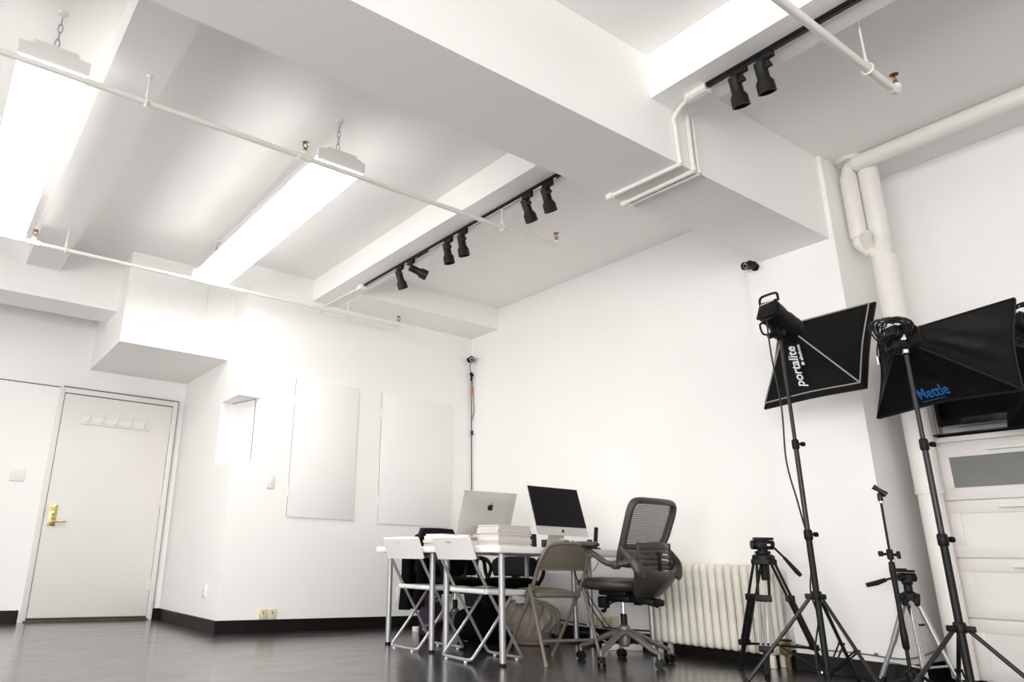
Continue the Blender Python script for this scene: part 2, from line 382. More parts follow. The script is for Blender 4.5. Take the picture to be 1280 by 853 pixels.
plate('wall_outlet', (2.675, YA-.001, .150), .078, .085, 'y', BEIGEP, 'ivory outlet low on the back wall above the baseboard, left of the pair', 'outlet', [(0, .012, .006, .02, 'socket_slot')])
plate('wall_outlet', (2.762, YA-.001, .150), .078, .085, 'y', BEIGEP, 'ivory outlet low on the back wall above the baseboard, right of the pair', 'outlet', [(0, .012, .006, .02, 'socket_slot')])
plate('wall_outlet', (2.267, 6.60, .325), .075, .118, 'x', WPL, 'white outlet low on the side wall between the door and the corner', 'outlet', [(0, .025, .03, .03, 'socket'), (0, -.025, .03, .03, 'socket')])
plate('wall_outlet', (4.115, YA, .30), .12, .13, 'y', WPL, 'white outlet box on the back wall beside the black jacket', 'outlet', [(0, .03, .05, .035, 'socket'), (0, -.03, .05, .035, 'socket')])

# big white panels on the back wall
for x0, x1, z0, z1, lb in ((2.832, 3.523, .977, 2.28, 'tall flat white hinged panel on the back wall, the one nearer the door'), (3.809, 4.696, .96, 2.277, 'wide flat white hinged panel on the back wall, the one nearer the room corner')):
    t = thing('wall_panel', lb, 'panel', ((x0+x1)/2, YA, z0), group='hinged panels on the back wall')
    b = MB(); b.bb(x0, x1, YA-.014, YA, z0, z1, .002); obj('board', b, WALL, t)
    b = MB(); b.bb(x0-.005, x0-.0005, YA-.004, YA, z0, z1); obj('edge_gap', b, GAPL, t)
    for z in (z0+.22, z1-.22):
        b = MB(); b.cyl((x0-.006, YA-.015, z-.04), (x0-.006, YA-.015, z+.04), .007, seg=10); obj('hinge', b, WPL, t)

# ------------------------------------------------------------------ fluorescent lamps
def lamp(cx, y0, y1, label, group, dh=.038):
    z = 2.965
    t = thing('fluorescent_lamp', label, 'ceiling lamp', (cx, (y0+y1)/2, z), group=group)
    w = .163
    b = MB(); b.bb(cx-w+.004, cx+w-.004, y0+.012, y1-.012, z, z+dh, min(.008, dh*.4)); obj('diffuser', b, LAMP, t, label='glowing white diffuser')
    prof = [(-w, .0), (w, .0), (w, .045), (w-.055, .052), (w-.065, .075), (-w+.065, .075), (-w+.055, .052), (-w, .045)]
    hp_ = [(-w+.012, .0), (w-.012, .0), (w-.03, .05), (-w+.03, .05)]
    b = MB(); b.prism([(cx+a, y0+.004, z+dh+.001+q) for a, q in hp_], (0, y1-y0-.008, 0)); obj('housing', b, HOUS, t)
    for yy in (y0, y1-.012):
        b = MB(); b.prism([(cx+a*1.02, yy, z-.002+(q+.032)*(1 if q > 0 else .06)) for a, q in prof], (0, .012, 0)); obj('end_plate', b, HOUS, t)
    for yy in (y0+.07, y1-.07):
        b = MB(); z0 = z+.10; n = 5; L = (ZC-.03-z0)/n
        for k in range(n):
            zc = z0+(k+.5)*L; pts = []
            for q in range(12):
                a = 2*PI*q/12; u = math.cos(a)*.011; v = math.sin(a)*(L*.62)
                pts.append((cx+(u if k % 2 else 0), yy+(0 if k % 2 else u), zc+v))
            b.tube(pts, .0028, 6, closed=True)
        obj('chain', b, STEEL, t)
        b = MB(); b.lathe([(.028, 0), (.022, .012), (.006, .014)], (cx, yy, ZC if yy > 2 else ZN), (0, 0, -1), 12)
        b.tube([(cx, yy, (ZC if yy > 2 else ZN)-.005), (cx, yy, ZC-.04)], .003, 6); obj('ceiling_hook', b, WPL, t)
    return t
lamp(1.814, 3.57, 6.01, 'long glowing ceiling lamp on chains, the one nearer the long black spotlight track', None)
lamp(.160, 3.57, 6.00, 'long glowing white ceiling lamp on chains at the far left of the room', None, .014)

# ------------------------------------------------------------------ sprinkler pipes
def sprinkler(parent, x, y, z):
    b = MB(); b.lathe([(.012, 0), (.015, .012), (.009, .018), (.009, .026)], (x, y, z), (0, 0, 1), 12)
    b.tube(smooth([(x-.007, y, z+.024), (x-.017, y, z+.04), (x-.004, y, z+.058)], 4), .0035, 6)
    b.tube(smooth([(x+.007, y, z+.024), (x+.017, y, z+.04), (x+.004, y, z+.058)], 4), .0035, 6)
    b.lathe([(.004, 0), (.020, .002), (.022, .005), (.004, .006)], (x, y, z+.058), (0, 0, 1), 14)
    obj('sprinkler_head', b, BRONZE, parent, label='small bronze sprinkler head')
def hanger(parent, x, y, z, zt):
    b = MB(); pts = [(x, y+.026*math.cos(a), z+.026*math.sin(a)) for a in [2*PI*k/16 for k in range(16)]]
    b.tube(pts, .005, 6, closed=True); b.tube([(x, y, z+.024), (x, y, z+.06)], [.011, .008], 8); b.tube([(x, y, z+.05), (x, y, zt)], .0055, 8)
    b.lathe([(.018, 0), (.012, .008)], (x, y, zt), (0, 0, -1), 12); obj('hanger', b, PIPEW, parent)
def pipe(y, x1, heads, hangs, label, r):
    z = 2.935
    t = thing('sprinkler_pipe', label, 'pipe', (x1/2, y, z), group='sprinkler pipes under the ceiling')
    b = MB(); b.cyl((XL, y, z), (x1, y, z), r, seg=16); obj('pipe', b, PIPEW, t)
    for hx in heads:
        b = MB(); b.tube([(hx-.045, y, z), (hx-.03, y, z), (hx-.03, y, z), (hx+.03, y, z), (hx+.045, y, z)], [r+.006, r+.009, r+.006, r+.006, r+.009], 14); b.cyl((hx, y, z), (hx, y, z+.042), .021, .019, 14)
        obj('tee_fitting', b, PIPEW, t); sprinkler(t, hx, y, z+.042)
    b = MB(); b.tube(smooth([(x1-.03, y, z), (x1+.012, y, z+.002), (x1+.03, y, z+.02), (x1+.032, y, z+.045)], 5), [r+.003]*14+[r+.004, r+.004], 14)
    obj('elbow', b, PIPEW, t); sprinkler(t, x1+.032, y, z+.045)
    for hx, zt in hangs: hanger(t, hx, y, z, zt)
pipe(3.575, 3.655, [1.56], [(.62, 3.10), (3.14, 3.10)], 'middle white sprinkler pipe, crossing under the near ends of the long lamps', .0165)
pipe(5.985, 3.775, [.385], [(.615, 3.10), (3.205, 3.10)], 'far white sprinkler pipe passing along the back wall under the far lamp ends', .0165)
pipe(1.205, 3.70, [], [(3.42, ZN)], 'near white sprinkler pipe crossing under the short black spotlight track at top right', .0195)
b = MB(); b.tube([(1.80, 5.9, ZC-.012), (1.80, 6.25, ZC-.012)], .008, 8); b.tube([(1.80, 5.9, ZC-.012), (1.83, 5.85, ZC-.03), (1.84, 5.83, ZC-.10)], .006, 8)
tag(obj('ceiling_conduit', b, PIPEW), 'thin white conduit on the ceiling beside the far end of the middle lamp', 'conduit')

# ------------------------------------------------------------------ spotlight tracks
def track(x, y0, y1, z, label):
    t = thing('lighting_track', label, 'lighting track', (x, (y0+y1)/2, z))
    b = MB(); b.bb(x-.018, x+.018, y0, y1, z-.020, z, .002); obj('rail', b, BLK, t)
    b = MB(); b.bb(x-.006, x+.006, y0+.03, y1-.01, z-.022, z-.019); obj('conductor_slot', b, CHROME if y0 > 2 else GAP, t)
    return t
track(3.135, 2.99, 5.53, 3.10, 'long black spotlight track under the ceiling joist in the far half of the room')
track(3.165, -1.0, 1.885, 3.15, 'short black spotlight track at the top right of the near bay')
def spot(name_label, x, y, z, dx, dy, group, L=.165):
    t = thing('spotlight', name_label, 'spotlight', (x, y, z), group=group)
    b = MB(); b.bb(x-.014, x+.014, y-.045, y+.045, z-.034, z, .003); obj('track_adapter', b, BLKM, t)
    d = V((dx, dy, -1)).normalized()
    side = V((0, -1, 0)) if abs(dy) < .6 else V((.5, -.8, 0)).normalized()
    piv = V((x, y-.015, z-.075))
    b = MB(); b.cyl((x, y-.012, z-.03), piv, .008, seg=10); b.cyl(piv-V((0, .012, 0)), piv+V((0, .02, 0)), .013, seg=12); obj('arm', b, BLKM, t)
    top = V((x, y+.032, z-.03)) if abs(dy) < .6 else V((x, y+.02, z-.055))
    b = MB()
    b.lathe([(.026, 0), (.031, .004), (.031, L*.52), (.033, L*.56), (.044, L*.68), (.045, L*.98), (.047, L), (.040, L), (.039, L*.78), (.02, L*.74)], top, d, 24)
    obj('lamp_head', b, BLKM, t)
    return t
for (y, dx, dy, lb) in ((3.10, .42, .05, 'black spotlight on the long track, the one nearest the big beam'), (3.30, .48, .02, 'black spotlight on the long track, second from the big beam'),
                        (4.03, .22, .0, 'black spotlight on the long track beyond the middle sprinkler pipe, right of the pair'), (4.22, .22, .0, 'black spotlight on the long track beyond the middle sprinkler pipe, left of the pair'),
                        (4.76, 2.5, -.8, 'black spotlight on the long track swung sideways, pointing to the right'), (4.93, .42, .05, 'black spotlight on the long track, the one nearest the back wall')):
    spot(lb, 3.135, y, 3.08, dx, dy, 'black spotlights on the long track')
for (y, lb) in ((1.70, 'black spotlight on the short near track, lower left of the two'), (1.555, 'black spotlight on the short near track, upper right of the two')):
    spot(lb, 3.165, y, 3.13, .34, .05, 'black spotlights on the short near track')
# feed box and conduit behind the long track
t = thing('track_feed', 'white feed box and conduit at the back wall end of the long spotlight track', 'conduit', (3.12, 5.56, 3.08))
b = MB(); b.bb(3.09, 3.16, 5.535, 5.625, 3.055, 3.10, .006); obj('feed_box', b, PIPEW, t)
b = MB(); b.tube([(3.12, 5.61, 3.085), (3.10, 5.9, 3.085), (3.09, YA-.03, 3.085), (3.06, YA-.015, 3.05), (3.03, YA-.015, 2.99)], .009, 10); obj('conduit', b, PIPEW, t)
# feed box and conduits wrapping the big beam
t = thing('track_feed', 'white feed box and three conduits bending around the big ceiling beam', 'conduit', (3.2, 1.94, 3.1))
b = MB(); b.box((3.175, 1.955, 3.128), (.062, .14, .045), None, .01); b.tube([(3.15, 1.885, 3.13), (3.15, 2.01, 3.13)], .02, 10); obj('feed_box', b, PIPEW, t)
yb = 2.15-.014
b = MB(); b.tube(smooth([(3.185, 2.02, 3.13), (3.19, 2.07, 3.125), (3.20, yb, 3.08), (3.205, yb, 3.02), (3.21, yb, 2.86), (3.215, yb, 2.80)], 5), .013, 12)
b.tube([(3.215, yb, 2.80), (3.215, yb, 2.785)], .018, 12); b.tube([(3.215, yb-.01, 2.785), (3.19, 2.63, 2.785)], .0125, 12); b.tube([(3.19, 2.60, 2.785), (3.19, 2.645, 2.785)], .020, 12)
obj('conduit', b, PIPEW, t)
for k, (xa, xb_) in enumerate(((3.335, 3.325), (3.385, 3.365))):
    b = MB(); b.tube([(xa-.005, yb, 3.15), (xa, yb, 2.80)], .011+.003*(1-k), 12); b.tube([(xa, yb, 2.81), (xa, yb, 2.78)], .019, 12)
    b.tube([(xa, yb-.005, 2.783), (xb_, 2.63, 2.783)], .012+.002*(1-k), 12); b.tube([(xb_, 2.60, 2.783), (xb_, 2.645, 2.783)], .019, 12)
    obj('conduit', b, PIPEW, t)

# ------------------------------------------------------------------ riser pipes in the recess
t = thing('riser_pipe', 'thick white insulated riser pipe with a cream fitting beside the pilaster', 'pipe', (5.15, 1.945, 0))
cx, cy = 5.15, 1.945
b = MB(); b.lathe([(.060, 1.08), (.074, 1.085), (.075, 2.645), (.073, 2.66), (.058, 2.662)], (cx, cy, 0), (0, 0, 1), 32); obj('insulation', b, PIPEW, t)
b = MB(); b.lathe([(.066, .04), (.066, 1.085)], (cx, cy, 0), (0, 0, 1), 32); obj('lower_pipe', b, PIPEW, t)
b = MB(); b.lathe([(.076, 1.07), (.077, 1.095)], (cx, cy, 0), (0, 0, 1), 32); obj('insulation_cuff', b, CREAM, t)
b = MB(); b.lathe([(.055, 2.64), (.055, 2.72), (.060, 2.74), (.060, 2.80)], (cx, cy, 0), (0, 0, 1), 28)
b.tube([(cx-.01, cy+.01, 2.67), (cx-.05, cy+.085, 2.745), (cx-.075, cy+.11, 2.79)], [.046, .043, .043], 20); b.tube([(cx-.035, cy+.06, 2.715), (cx-.04, cy+.068, 2.722)], .052, 20)
b.tube([(cx-.055, cy+.06, 2.735), (cx-.13, cy+.035, 2.80)], [.036, .034], 18); b.tube([(cx-.12, cy+.038, 2.79), (cx-.15, cy+.03, 2.815)], [.028, .026], 14)
b.cyl((cx-.06, cy+.105, 2.76), (cx-.06, cy+.105, 2.84), .045, seg=20)
obj('wye_fitting', b, CREAM, t, label='cream painted branch fitting')
b = MB(); b.lathe([(.058, 2.79), (.064, 2.80), (.065, ZN)], (cx, cy, 0), (0, 0, 1), 28); obj('upper_pipe', b, PIPEW, t)
b = MB(); b.lathe([(.050, 2.82), (.055, 2.83), (.055, 3.30), (.050, 3.31)], (cx-.06, cy+.105, 0), (0, 0, 1), 28); obj('upper_pipe', b, PIPEW, t)
b = MB(); b.tube(smooth([(cx-.06, cy+.105, 3.29), (cx-.06, cy+.09, 3.36), (cx-.065, cy+.03, 3.385), (cx-.07, cy-.08, 3.385)], 5), .045, 20); obj('elbow', b, CREAM, t)
b = MB(); b.cyl((cx-.05, cy+.08, ZN), (cx-.05, cy+.08, ZN-.03), .085, seg=28); obj('ceiling_collar', b, PIPEW, t)
b = MB(); b.cyl((5.08, 1.99, 3.378), (5.08, YF, 3.378), .057, seg=28); b.cyl((5.08, 1.995, 3.378), (5.08, 1.985, 3.378), .050, seg=28)
tag(obj('ceiling_pipe', b, PIPEW), 'thick white horizontal pipe under the ceiling along the right recess wall', 'pipe')

# ------------------------------------------------------------------ radiator
t = thing('radiator', 'old ivory cast iron column radiator under the right wall', 'radiator', (4.85, 3.35, 0))
n = 15; y0 = 2.885; pitch = .0625
for k in range(n):
    y = y0+k*pitch; b = MB()
    for dx in (-.075, 0, .075):
        b.tube(smooth([(4.85+dx, y, .09), (4.85+dx, y, .14), (4.85+dx, y, .35), (4.85+dx, y, .56), (4.85+dx, y, .615)], 3), [.022, .026, .028, .028, .028, .027, .027, .027, .028, .028, .028, .026, .022], 12)
    b.box((4.85, y, .605), (.190, .056, .066), None, .024, 3); b.box((4.85, y, .112), (.190, .056, .066), None, .024, 3)
    if k in (0, n-1):
        b.box((4.79, y, .04), (.03, .034, .08), None, .006); b.box((4.91, y, .04), (.03, .034, .08), None, .006)
    obj('radiator_section', b, RADM, t)
b = MB(); b.cyl((4.85, y0-.03, .60), (4.85, y0+n*pitch-.03, .60), .022); b.cyl((4.85, y0-.03, .115), (4.85, y0+n*pitch-.03, .115), .022); obj('nipple_joint', b, RADM, t)
b = MB(); b.cyl((4.85, y0-.03, .115), (4.85, y0-.065, .115), .024, seg=14); b.lathe([(.028, 0), (.03, .02), (.02, .05), (.024, .06), (.024, .08)], (4.85, y0-.072, .08), (0, 0, 1), 14); b.cyl((4.85, y0-.072, 0), (4.85, y0-.072, .09), .014, seg=12)
obj('valve', b, RUST, t, label='rusty brown valve')
b = MB(); b.lathe([(.012, 0), (.032, .004), (.034, .014), (.012, .018)], (4.85, y0-.072, .165), (0, 0, 1), 10); obj('valve_wheel', b, BLK, t)

# ------------------------------------------------------------------ security cameras
def seccam(label, base, nrm, aim):
    base = V(base); nrm = V(nrm).normalized(); aim = V(aim).normalized()
    t = thing('security_camera', label, 'security camera', base)
    b = MB(); b.lathe([(.030, 0), (.030, .012), (.012, .018)], base, nrm, 20); obj('mount', b, BLKP, t)
    j = base+nrm*.065
    b = MB(); b.tube([base+nrm*.01, j, j+V((0, 0, .0))], .009, 10); b.lathe([(.002, -.014), (.012, -.008), (.014, 0), (.012, .008), (.002, .014)], j, (0, 0, 1), 12); obj('arm', b, BLKP, t)
    b = MB(); b.lathe([(.022, -.05), (.029, -.044), (.030, .055), (.031, .062), (.027, .062), (.026, .048)], j, aim, 24); b.box(j+V((0, 0, .032)), (.03, .03, .004)); obj('body', b, BLKP, t)
    b = MB(); b.lathe([(.026, .048), (.020, .0495)], j, aim, 20); obj('led_ring', b, STEEL, t)
    b = MB(); b.lathe([(.012, .049), (.011, .056), (.004, .058)], j, aim, 16); obj('lens', b, SCRN, t)
    return t
seccam('black dome-ended security camera in the far corner with cables dangling below it', (4.955, 6.255, 2.83), (-.25, -1, -.1), (-.55, -.8, -.35))
seccam('black security camera on the top of the pilaster below the big beam', (PX, 2.70, 2.77), (-1, .1, 0), (-.75, .15, -.22))
t = thing('camera_cable', 'thin black camera cable with an orange tag running down the room corner', 'cable', (4.97, 6.24, .75))
b = MB(); b.tube(smooth([(4.96, 6.235, 2.79), (4.93, 6.21, 2.74), (4.93, 6.20, 2.70), (4.96, 6.21, 2.655), (4.985, 6.22, 2.66), (5.0-.03, 6.225, 2.64), (4.972, 6.24, 2.55), (4.975, 6.24, 2.3), (4.978, 6.242, 2.05), (4.98, 6.245, 1.2), (4.98, 6.245, .1)], 5), .0045, 8); obj('cord', b, CABLEB, t)
b = MB(); b.tube(smooth([(4.975, 6.23, 2.62), (4.985, 6.225, 2.5), (5.0-.022, 6.21, 2.36), (4.985, 6.21, 2.22), (4.972, 6.235, 2.12)], 5), .004, 8); obj('cord', b, CABLEG, t)
b = MB(); b.box((4.965, 6.222, 2.655), (.05, .03, .028), rmat(.3, 0, .5), .006); b.box((4.965, 6.225, 2.615), (.02, .02, .07), None, .004); obj('connector', b, BLKP, t)
b = MB(); b.box((4.978, 6.235, 1.99), (.022, .02, .05), None, .005); obj('connector', b, BLKP, t)
b = MB(); b.box((4.965, 6.225, 2.46), (.022, .01, .10), rmat(0, 0, .06), .003); obj('tag', b, ORNG, t, label='orange tag')

# ------------------------------------------------------------------ tables
def table(label, x0, x1, y0, y1, zt=.72):
    t = thing('table', label, 'table', ((x0+x1)/2, (y0+y1)/2, 0), group='white laminate tables pushed together')
    b = MB(); b.bb(x0, x1, y0, y1, zt-.042, zt, .003); obj('tabletop', b, WTOP, t)
    for x in (x0+.085, x1-.085):
        for y in (y0+.085, y1-.085):
            b = MB(); b.cyl((x, y, .012), (x, y, zt-.042), .021, seg=24); L_ = obj('leg', b, STEEL, t)
            b = MB(); b.lathe([(.021, 0), (.022, .003), (.022, .016), (.021, .018)], (x, y, 0), (0, 0, 1), 20); obj('foot_cap', b, BLKP, L_)
            b = MB(); b.lathe([(.045, 0), (.045, .004), (.03, .008)], (x, y, zt-.042), (0, 0, -1), 16); obj('mounting_plate', b, STEEL, L_)
table('white table nearer the camera, carrying the black-screened computer', 3.135, 4.76, 3.645, 4.41)
table('white table nearer the back wall, carrying the computer seen from behind', 3.135, 4.76, 4.412, 5.16)

# ------------------------------------------------------------------ white folding chairs
def white_chair():
    t = thing('folding_chair', '', 'chair', group='white plastic folding chairs at the tables')
    # local: faces +x, y across
    w = .19
    # back frame: backrest top -> front feet U
    def bf(s): return [(-.045, s*w, .74), (0.0, s*w, .64), (.13, s*w, .43), (.25, s*w, .25), (.385, s*w, .045)]
    pts = bf(1)+[(.405, w-.02, .022), (.41, w-.06, .018), (.41, -w+.06, .018), (.405, -w+.02, .022)]+list(reversed(bf(-1)))
    b = MB(); b.tube(smooth(pts, 3), .0105, 12); obj('back_frame', b, SILV, t, world=False)
    w2 = .165
    def rf(s): return [(.345, s*w2, .415), (.20, s*w2, .235), (.03, s*w2, .045)]
    pts = rf(1)+[(.008, w2-.02, .022), (.0, w2-.05, .018), (.0, -w2+.05, .018), (.008, -w2+.02, .022)]+list(reversed(rf(-1)))
    b = MB(); b.tube(smooth(pts, 4), .0105, 12); obj('leg_frame', b, SILV, t, world=False)
    b = MB()
    for x, y in ((.41, .12), (.41, -.12), (.0, .11), (.0, -.11)): b.lathe([(.010, 0), (.012, .004), (.010, .012)], (x, y, 0), (0, 0, 1), 12)
    obj('foot_cap', b, WPL, t, world=False)
    def seat(u, v):
        x = .10+.38*u; hw = .205-.01*u; y = (v*2-1)*hw
        return (x, y, .445-.018*math.sin(PI*u)*(1-(v*2-1)**2)-.03*max(0, u-.85)/.15*.5)
    b = MB(); b.grid(seat, 14, 14, .016)
    # seat skirt
    b.tube([(.10, -.20, .431), (.10, .20, .431)], .016, 10)
    b.tube([(.10, -.200, .433), (.30, -.198, .421), (.47, -.190, .424)], .016, 10); b.tube([(.10, .200, .433), (.30, .198, .421), (.47, .190, .424)], .016, 10); b.tube([(.472, -.190, .425), (.472, .190, .425)], .016, 10)
    obj('seat', b, WPL, t, world=False)
    b = MB()
    def back(u, v):
        y = (u*2-1)*(.215+.0*v); z = .635+.14*v; x = .005-.055*v-.022*(1-(u*2-1)**2)
        return (x, y, z)
    # panel with a handle slot: four strips around the hole
    def sub(u0, u1, v0, v1): b.grid(lambda u, v: back(u0+(u1-u0)*u, v0+(v1-v0)*v), 10, 4, .014)
    sub(0, 1, 0, .70); sub(0, .40, .70, .84); sub(.60, 1, .70, .84); sub(0, 1, .84, 1)
    b.tube([back(k/10, 1) for k in range(11)], .009, 8)
    for s in (0, 1): b.tube([back(s, 0), back(s, .5), back(s, 1)], .011, 8)
    obj('backrest', b, WPL, t, world=False, ang=50)
    return t
wc = white_chair()
wc.location = (3.115, 4.70, 0); wc.rotation_euler = (0, 0, D(2)); wc['label'] = 'white plastic folding chair with silver legs, farther from the camera'
place(wc, (3.115, 4.075, 0), D(-3), 'white plastic folding chair with silver legs, nearer the camera beside the front table leg')

# ------------------------------------------------------------------ beige metal folding chair
t = thing('folding_chair', 'beige metal folding chair with a woven seat pad facing the tables', 'chair', (3.685, 3.702, 0), (0, 0, D(-8.1)))
# local: faces +y, x across, hinges at y = 0
W_ = .198; HZ = .472
front = [(W_, .335, .012), (W_, .17, .235), (W_, .0, HZ), (W_, -.055, .575)]
top = [(W_-.008, -.098, .655), (W_-.04, -.117, .715), (W_-.10, -.125, .742), (0, -.128, .748), (-W_+.10, -.125, .742), (-W_+.04, -.117, .715), (-W_+.008, -.098, .655)]
pts = front+top+[(-x, y, z) for x, y, z in reversed(front)]
b = MB(); b.tube(smooth(pts, 5), .0125, 12); obj('back_frame', b, BEIGE, t, world=False)
for s in (1, -1):
    b = MB(); b.tube([(s*(W_+.022), -.152, .012), (s*(W_+.022), .0, HZ-.005), (s*(W_+.02), .004, HZ+.012)], [.0115, .0115, .006], 12); b.cyl((s*(W_-.012), .0, HZ-.02), (s*(W_+.035), .0, HZ-.02), .009, seg=10)
    L_ = obj('rear_leg', b, BEIGE, t, world=False)
    b = MB(); b.lathe([(.015, 0), (.015, .02), (.012, .03)], (s*(W_+.022), -.156, 0), (0, .25, 1), 12); obj('foot_cap', b, BEIGE, L_, world=False)
    b = MB(); b.lathe([(.015, 0), (.015, .02), (.012, .03)], (s*W_, .342, 0), (0, -.5, 1), 12); obj('foot_cap', b, BEIGE, L_, world=False)
b = MB(); b.tube([(-W_-.022, -.108, .145), (W_+.022, -.108, .145)], .009, 10); obj('stretcher', b, BEIGE, t, world=False)
b = MB(); b.tube([(-W_, .26, .11), (W_, .26, .11)], .009, 10); obj('stretcher', b, BEIGE, t, world=False)
def bp(u, v):
    x = (u*2-1); z = .580+.155*v; y = -.058-.066*v**.8
    hw = W_-.004 if z < .655 else W_-.004-.082*((z-.655)/.080)**2
    return (x*hw, y-.014*(1-x*x), z)
b = MB(); b.grid(bp, 16, 10, .008); b.tube([bp(k/12, 0) for k in range(13)], .007, 8); obj('backrest', b, BEIGE, t, world=False, ang=60)
b = MB(); b.box((0, .165, .418), (.37, .385, .036), None, .017, 3); obj('seat_pan', b, BEIGE, t, world=False)
def pad(u, v):
    x = (u*2-1)*.170; y = -.015+.355*v; q = (1-(u*2-1)**4)*(1-(v*2-1)**4)
    return (x, y, .434+.024*q)
b = MB(); b.grid(pad, 18, 18, .01); obj('seat_pad', b, WEAVE, t, world=False, ang=70)

# ------------------------------------------------------------------ casters and star bases
def caster(parent, x, y, ang, m=BLKP, r=.027):
    c, s = math.cos(ang), math.sin(ang)
    ax = V((-s, c, 0)); p = V((x, y, r))
    b = MB(); b.cyl(p+ax*.010, p+ax*.026, r, seg=20); b.cyl(p-ax*.010, p-ax*.026, r, seg=20); b.cyl(p-ax*.011, p+ax*.011, .008, seg=10)
    b.box(p+V((0, 0, .014)), (.044, .020, .036), rmat(ang), .006); b.cyl(p+V((0, 0, .02)), p+V((0, 0, .052)), .008, seg=10)
    return obj('caster', b, m, parent, world=False)
def star(parent, m, r=.30, a0=46, zc=.20, thick=.022):
    for k in range(5):
        a = D(a0+72*k); c, s = math.cos(a), math.sin(a)
        b = MB(); pts = [(c*.02, s*.02, zc-.01), (c*.10, s*.10, zc-.03), (c*r*.75, s*r*.75, .112), (c*r, s*r, .085)]
        b.tube(smooth(pts, 4), [thick*1.25-(thick*.55)*(i/12) for i in range(13)], 12, flat=(.85, 1.15), up=(0, 0, 1))
        b.cyl((c*r, s*r, .055), (c*r, s*r, .092), .013, seg=12)
        L_ = obj('base_leg', b, m, parent, world=False)
        caster(L_, c*r, s*r, a+.6)
    b = MB(); b.lathe([(.020, .10), (.030, .11), (.036, .15), (.036, .225), (.026, .235)], (0, 0, 0), (0, 0, 1), 20); obj('hub', b, m, parent, world=False)
    b = MB(); b.lathe([(.022, .23), (.022, .30), (.017, .305)], (0, 0, 0), (0, 0, 1), 16); obj('gas_lift_collar', b, BLKP, parent, world=False)
    b = MB(); b.cyl((0, 0, .30), (0, 0, .43), .0135, seg=16); obj('gas_lift', b, CHROME, parent, world=False)

# ------------------------------------------------------------------ grey mesh office chair
t = thing('office_chair', 'grey mesh-backed office chair on casters in front of the radiator', 'chair', (4.11, 3.51, 0))
star(t, GREYD, .305, 46)
def rbox(b, c, d, e, bul=.0, n=16):
    """pillow: superellipse plan, rounded section"""
    def f(u, v):
        a = 2*PI*u; th = (v-.5)*PI
        ca, sa = math.cos(a), math.sin(a); q = 2/e
        x = math.copysign(abs(ca)**q, ca); y = math.copysign(abs(sa)**q, sa)
        ct = max(math.cos(th), 0)**.42; st = math.copysign(abs(math.sin(th))**.8, math.sin(th))
        return (c[0]+x*d[0]/2*ct, c[1]+y*d[1]/2*ct, c[2]+st*d[2]/2+bul*(x*x*.5))
    b.grid(f, 40, 14, cu=True)
b = MB(); rbox(b, (0, .02, .492), (.50, .50, .085), 3.2); obj('seat', b, SEATM, t, world=False, ang=80)
b = MB(); b.box((0, .0, .438), (.22, .24, .035), None, .012); b.box((0, -.02, .405), (.16, .20, .05), None, .015); b.box((-.10, .08, .375), (.05, .07, .075), None, .01); b.box((.10, -.05, .385), (.05, .06, .05), None, .01)
b.box((0, -.20, .40), (.12, .2, .04), rmat(0, .15), .01); obj('tilt_mechanism', b, BLKP, t, world=False)
b = MB(); b.tube(smooth([(-.05, .0, .385), (-.16, -.03, .375), (-.235, -.05, .34), (-.265, -.055, .325)], 4), [.008]*9+[.013, .016, .016, .012], 10, flat=(.6, 1.2)); obj('lever', b, BLKP, t, world=False)
b = MB(); b.tube(smooth([(.06, -.02, .385), (.20, -.05, .38), (.27, -.07, .345)], 4), [.008]*5+[.012, .014, .014, .010], 10, flat=(.6, 1.2)); obj('lever', b, BLKP, t, world=False)
# back frame loop
def fr(a):
    """a in 0..1 around the loop"""
    th = 2*PI*a; ca, sa = math.cos(th), math.sin(th)
    x = math.copysign(abs(ca)**.22, ca); zz = math.copysign(abs(sa)**.22, sa)
    k = (zz+1)/2
    hw = .185+.038*min(1, k*1.5)-.006*max(0, k-.7)/.3
    z = .62+.41*k
    y = -.140-.180*k**1.2-.018*math.sin(k*PI)
    return V((x*hw, y-.028*(1-x*x)*(0.4+.6*k), z))
loop = [fr(k/64) for k in range(64)]
b = MB(); b.tube(loop, .023, 12, closed=True, flat=(.8, 1.15)); obj('back_frame', b, GREYP, t, world=False, ang=60)
def mesh_s(u, v):
    k = .03+.94*v; hw = .185+.038*min(1, k*1.5)-.006*max(0, k-.7)/.3; x = (u*2-1)
    return (x*(hw-.012), -.140-.180*k**1.2-.018*math.sin(k*PI)-.028*(1-x*x)*(0.4+.6*k), .62+.41*k)
b = MB(); b.grid(mesh_s, 14, 20); obj('back_mesh', b, MESHG, t, world=False, ang=80)
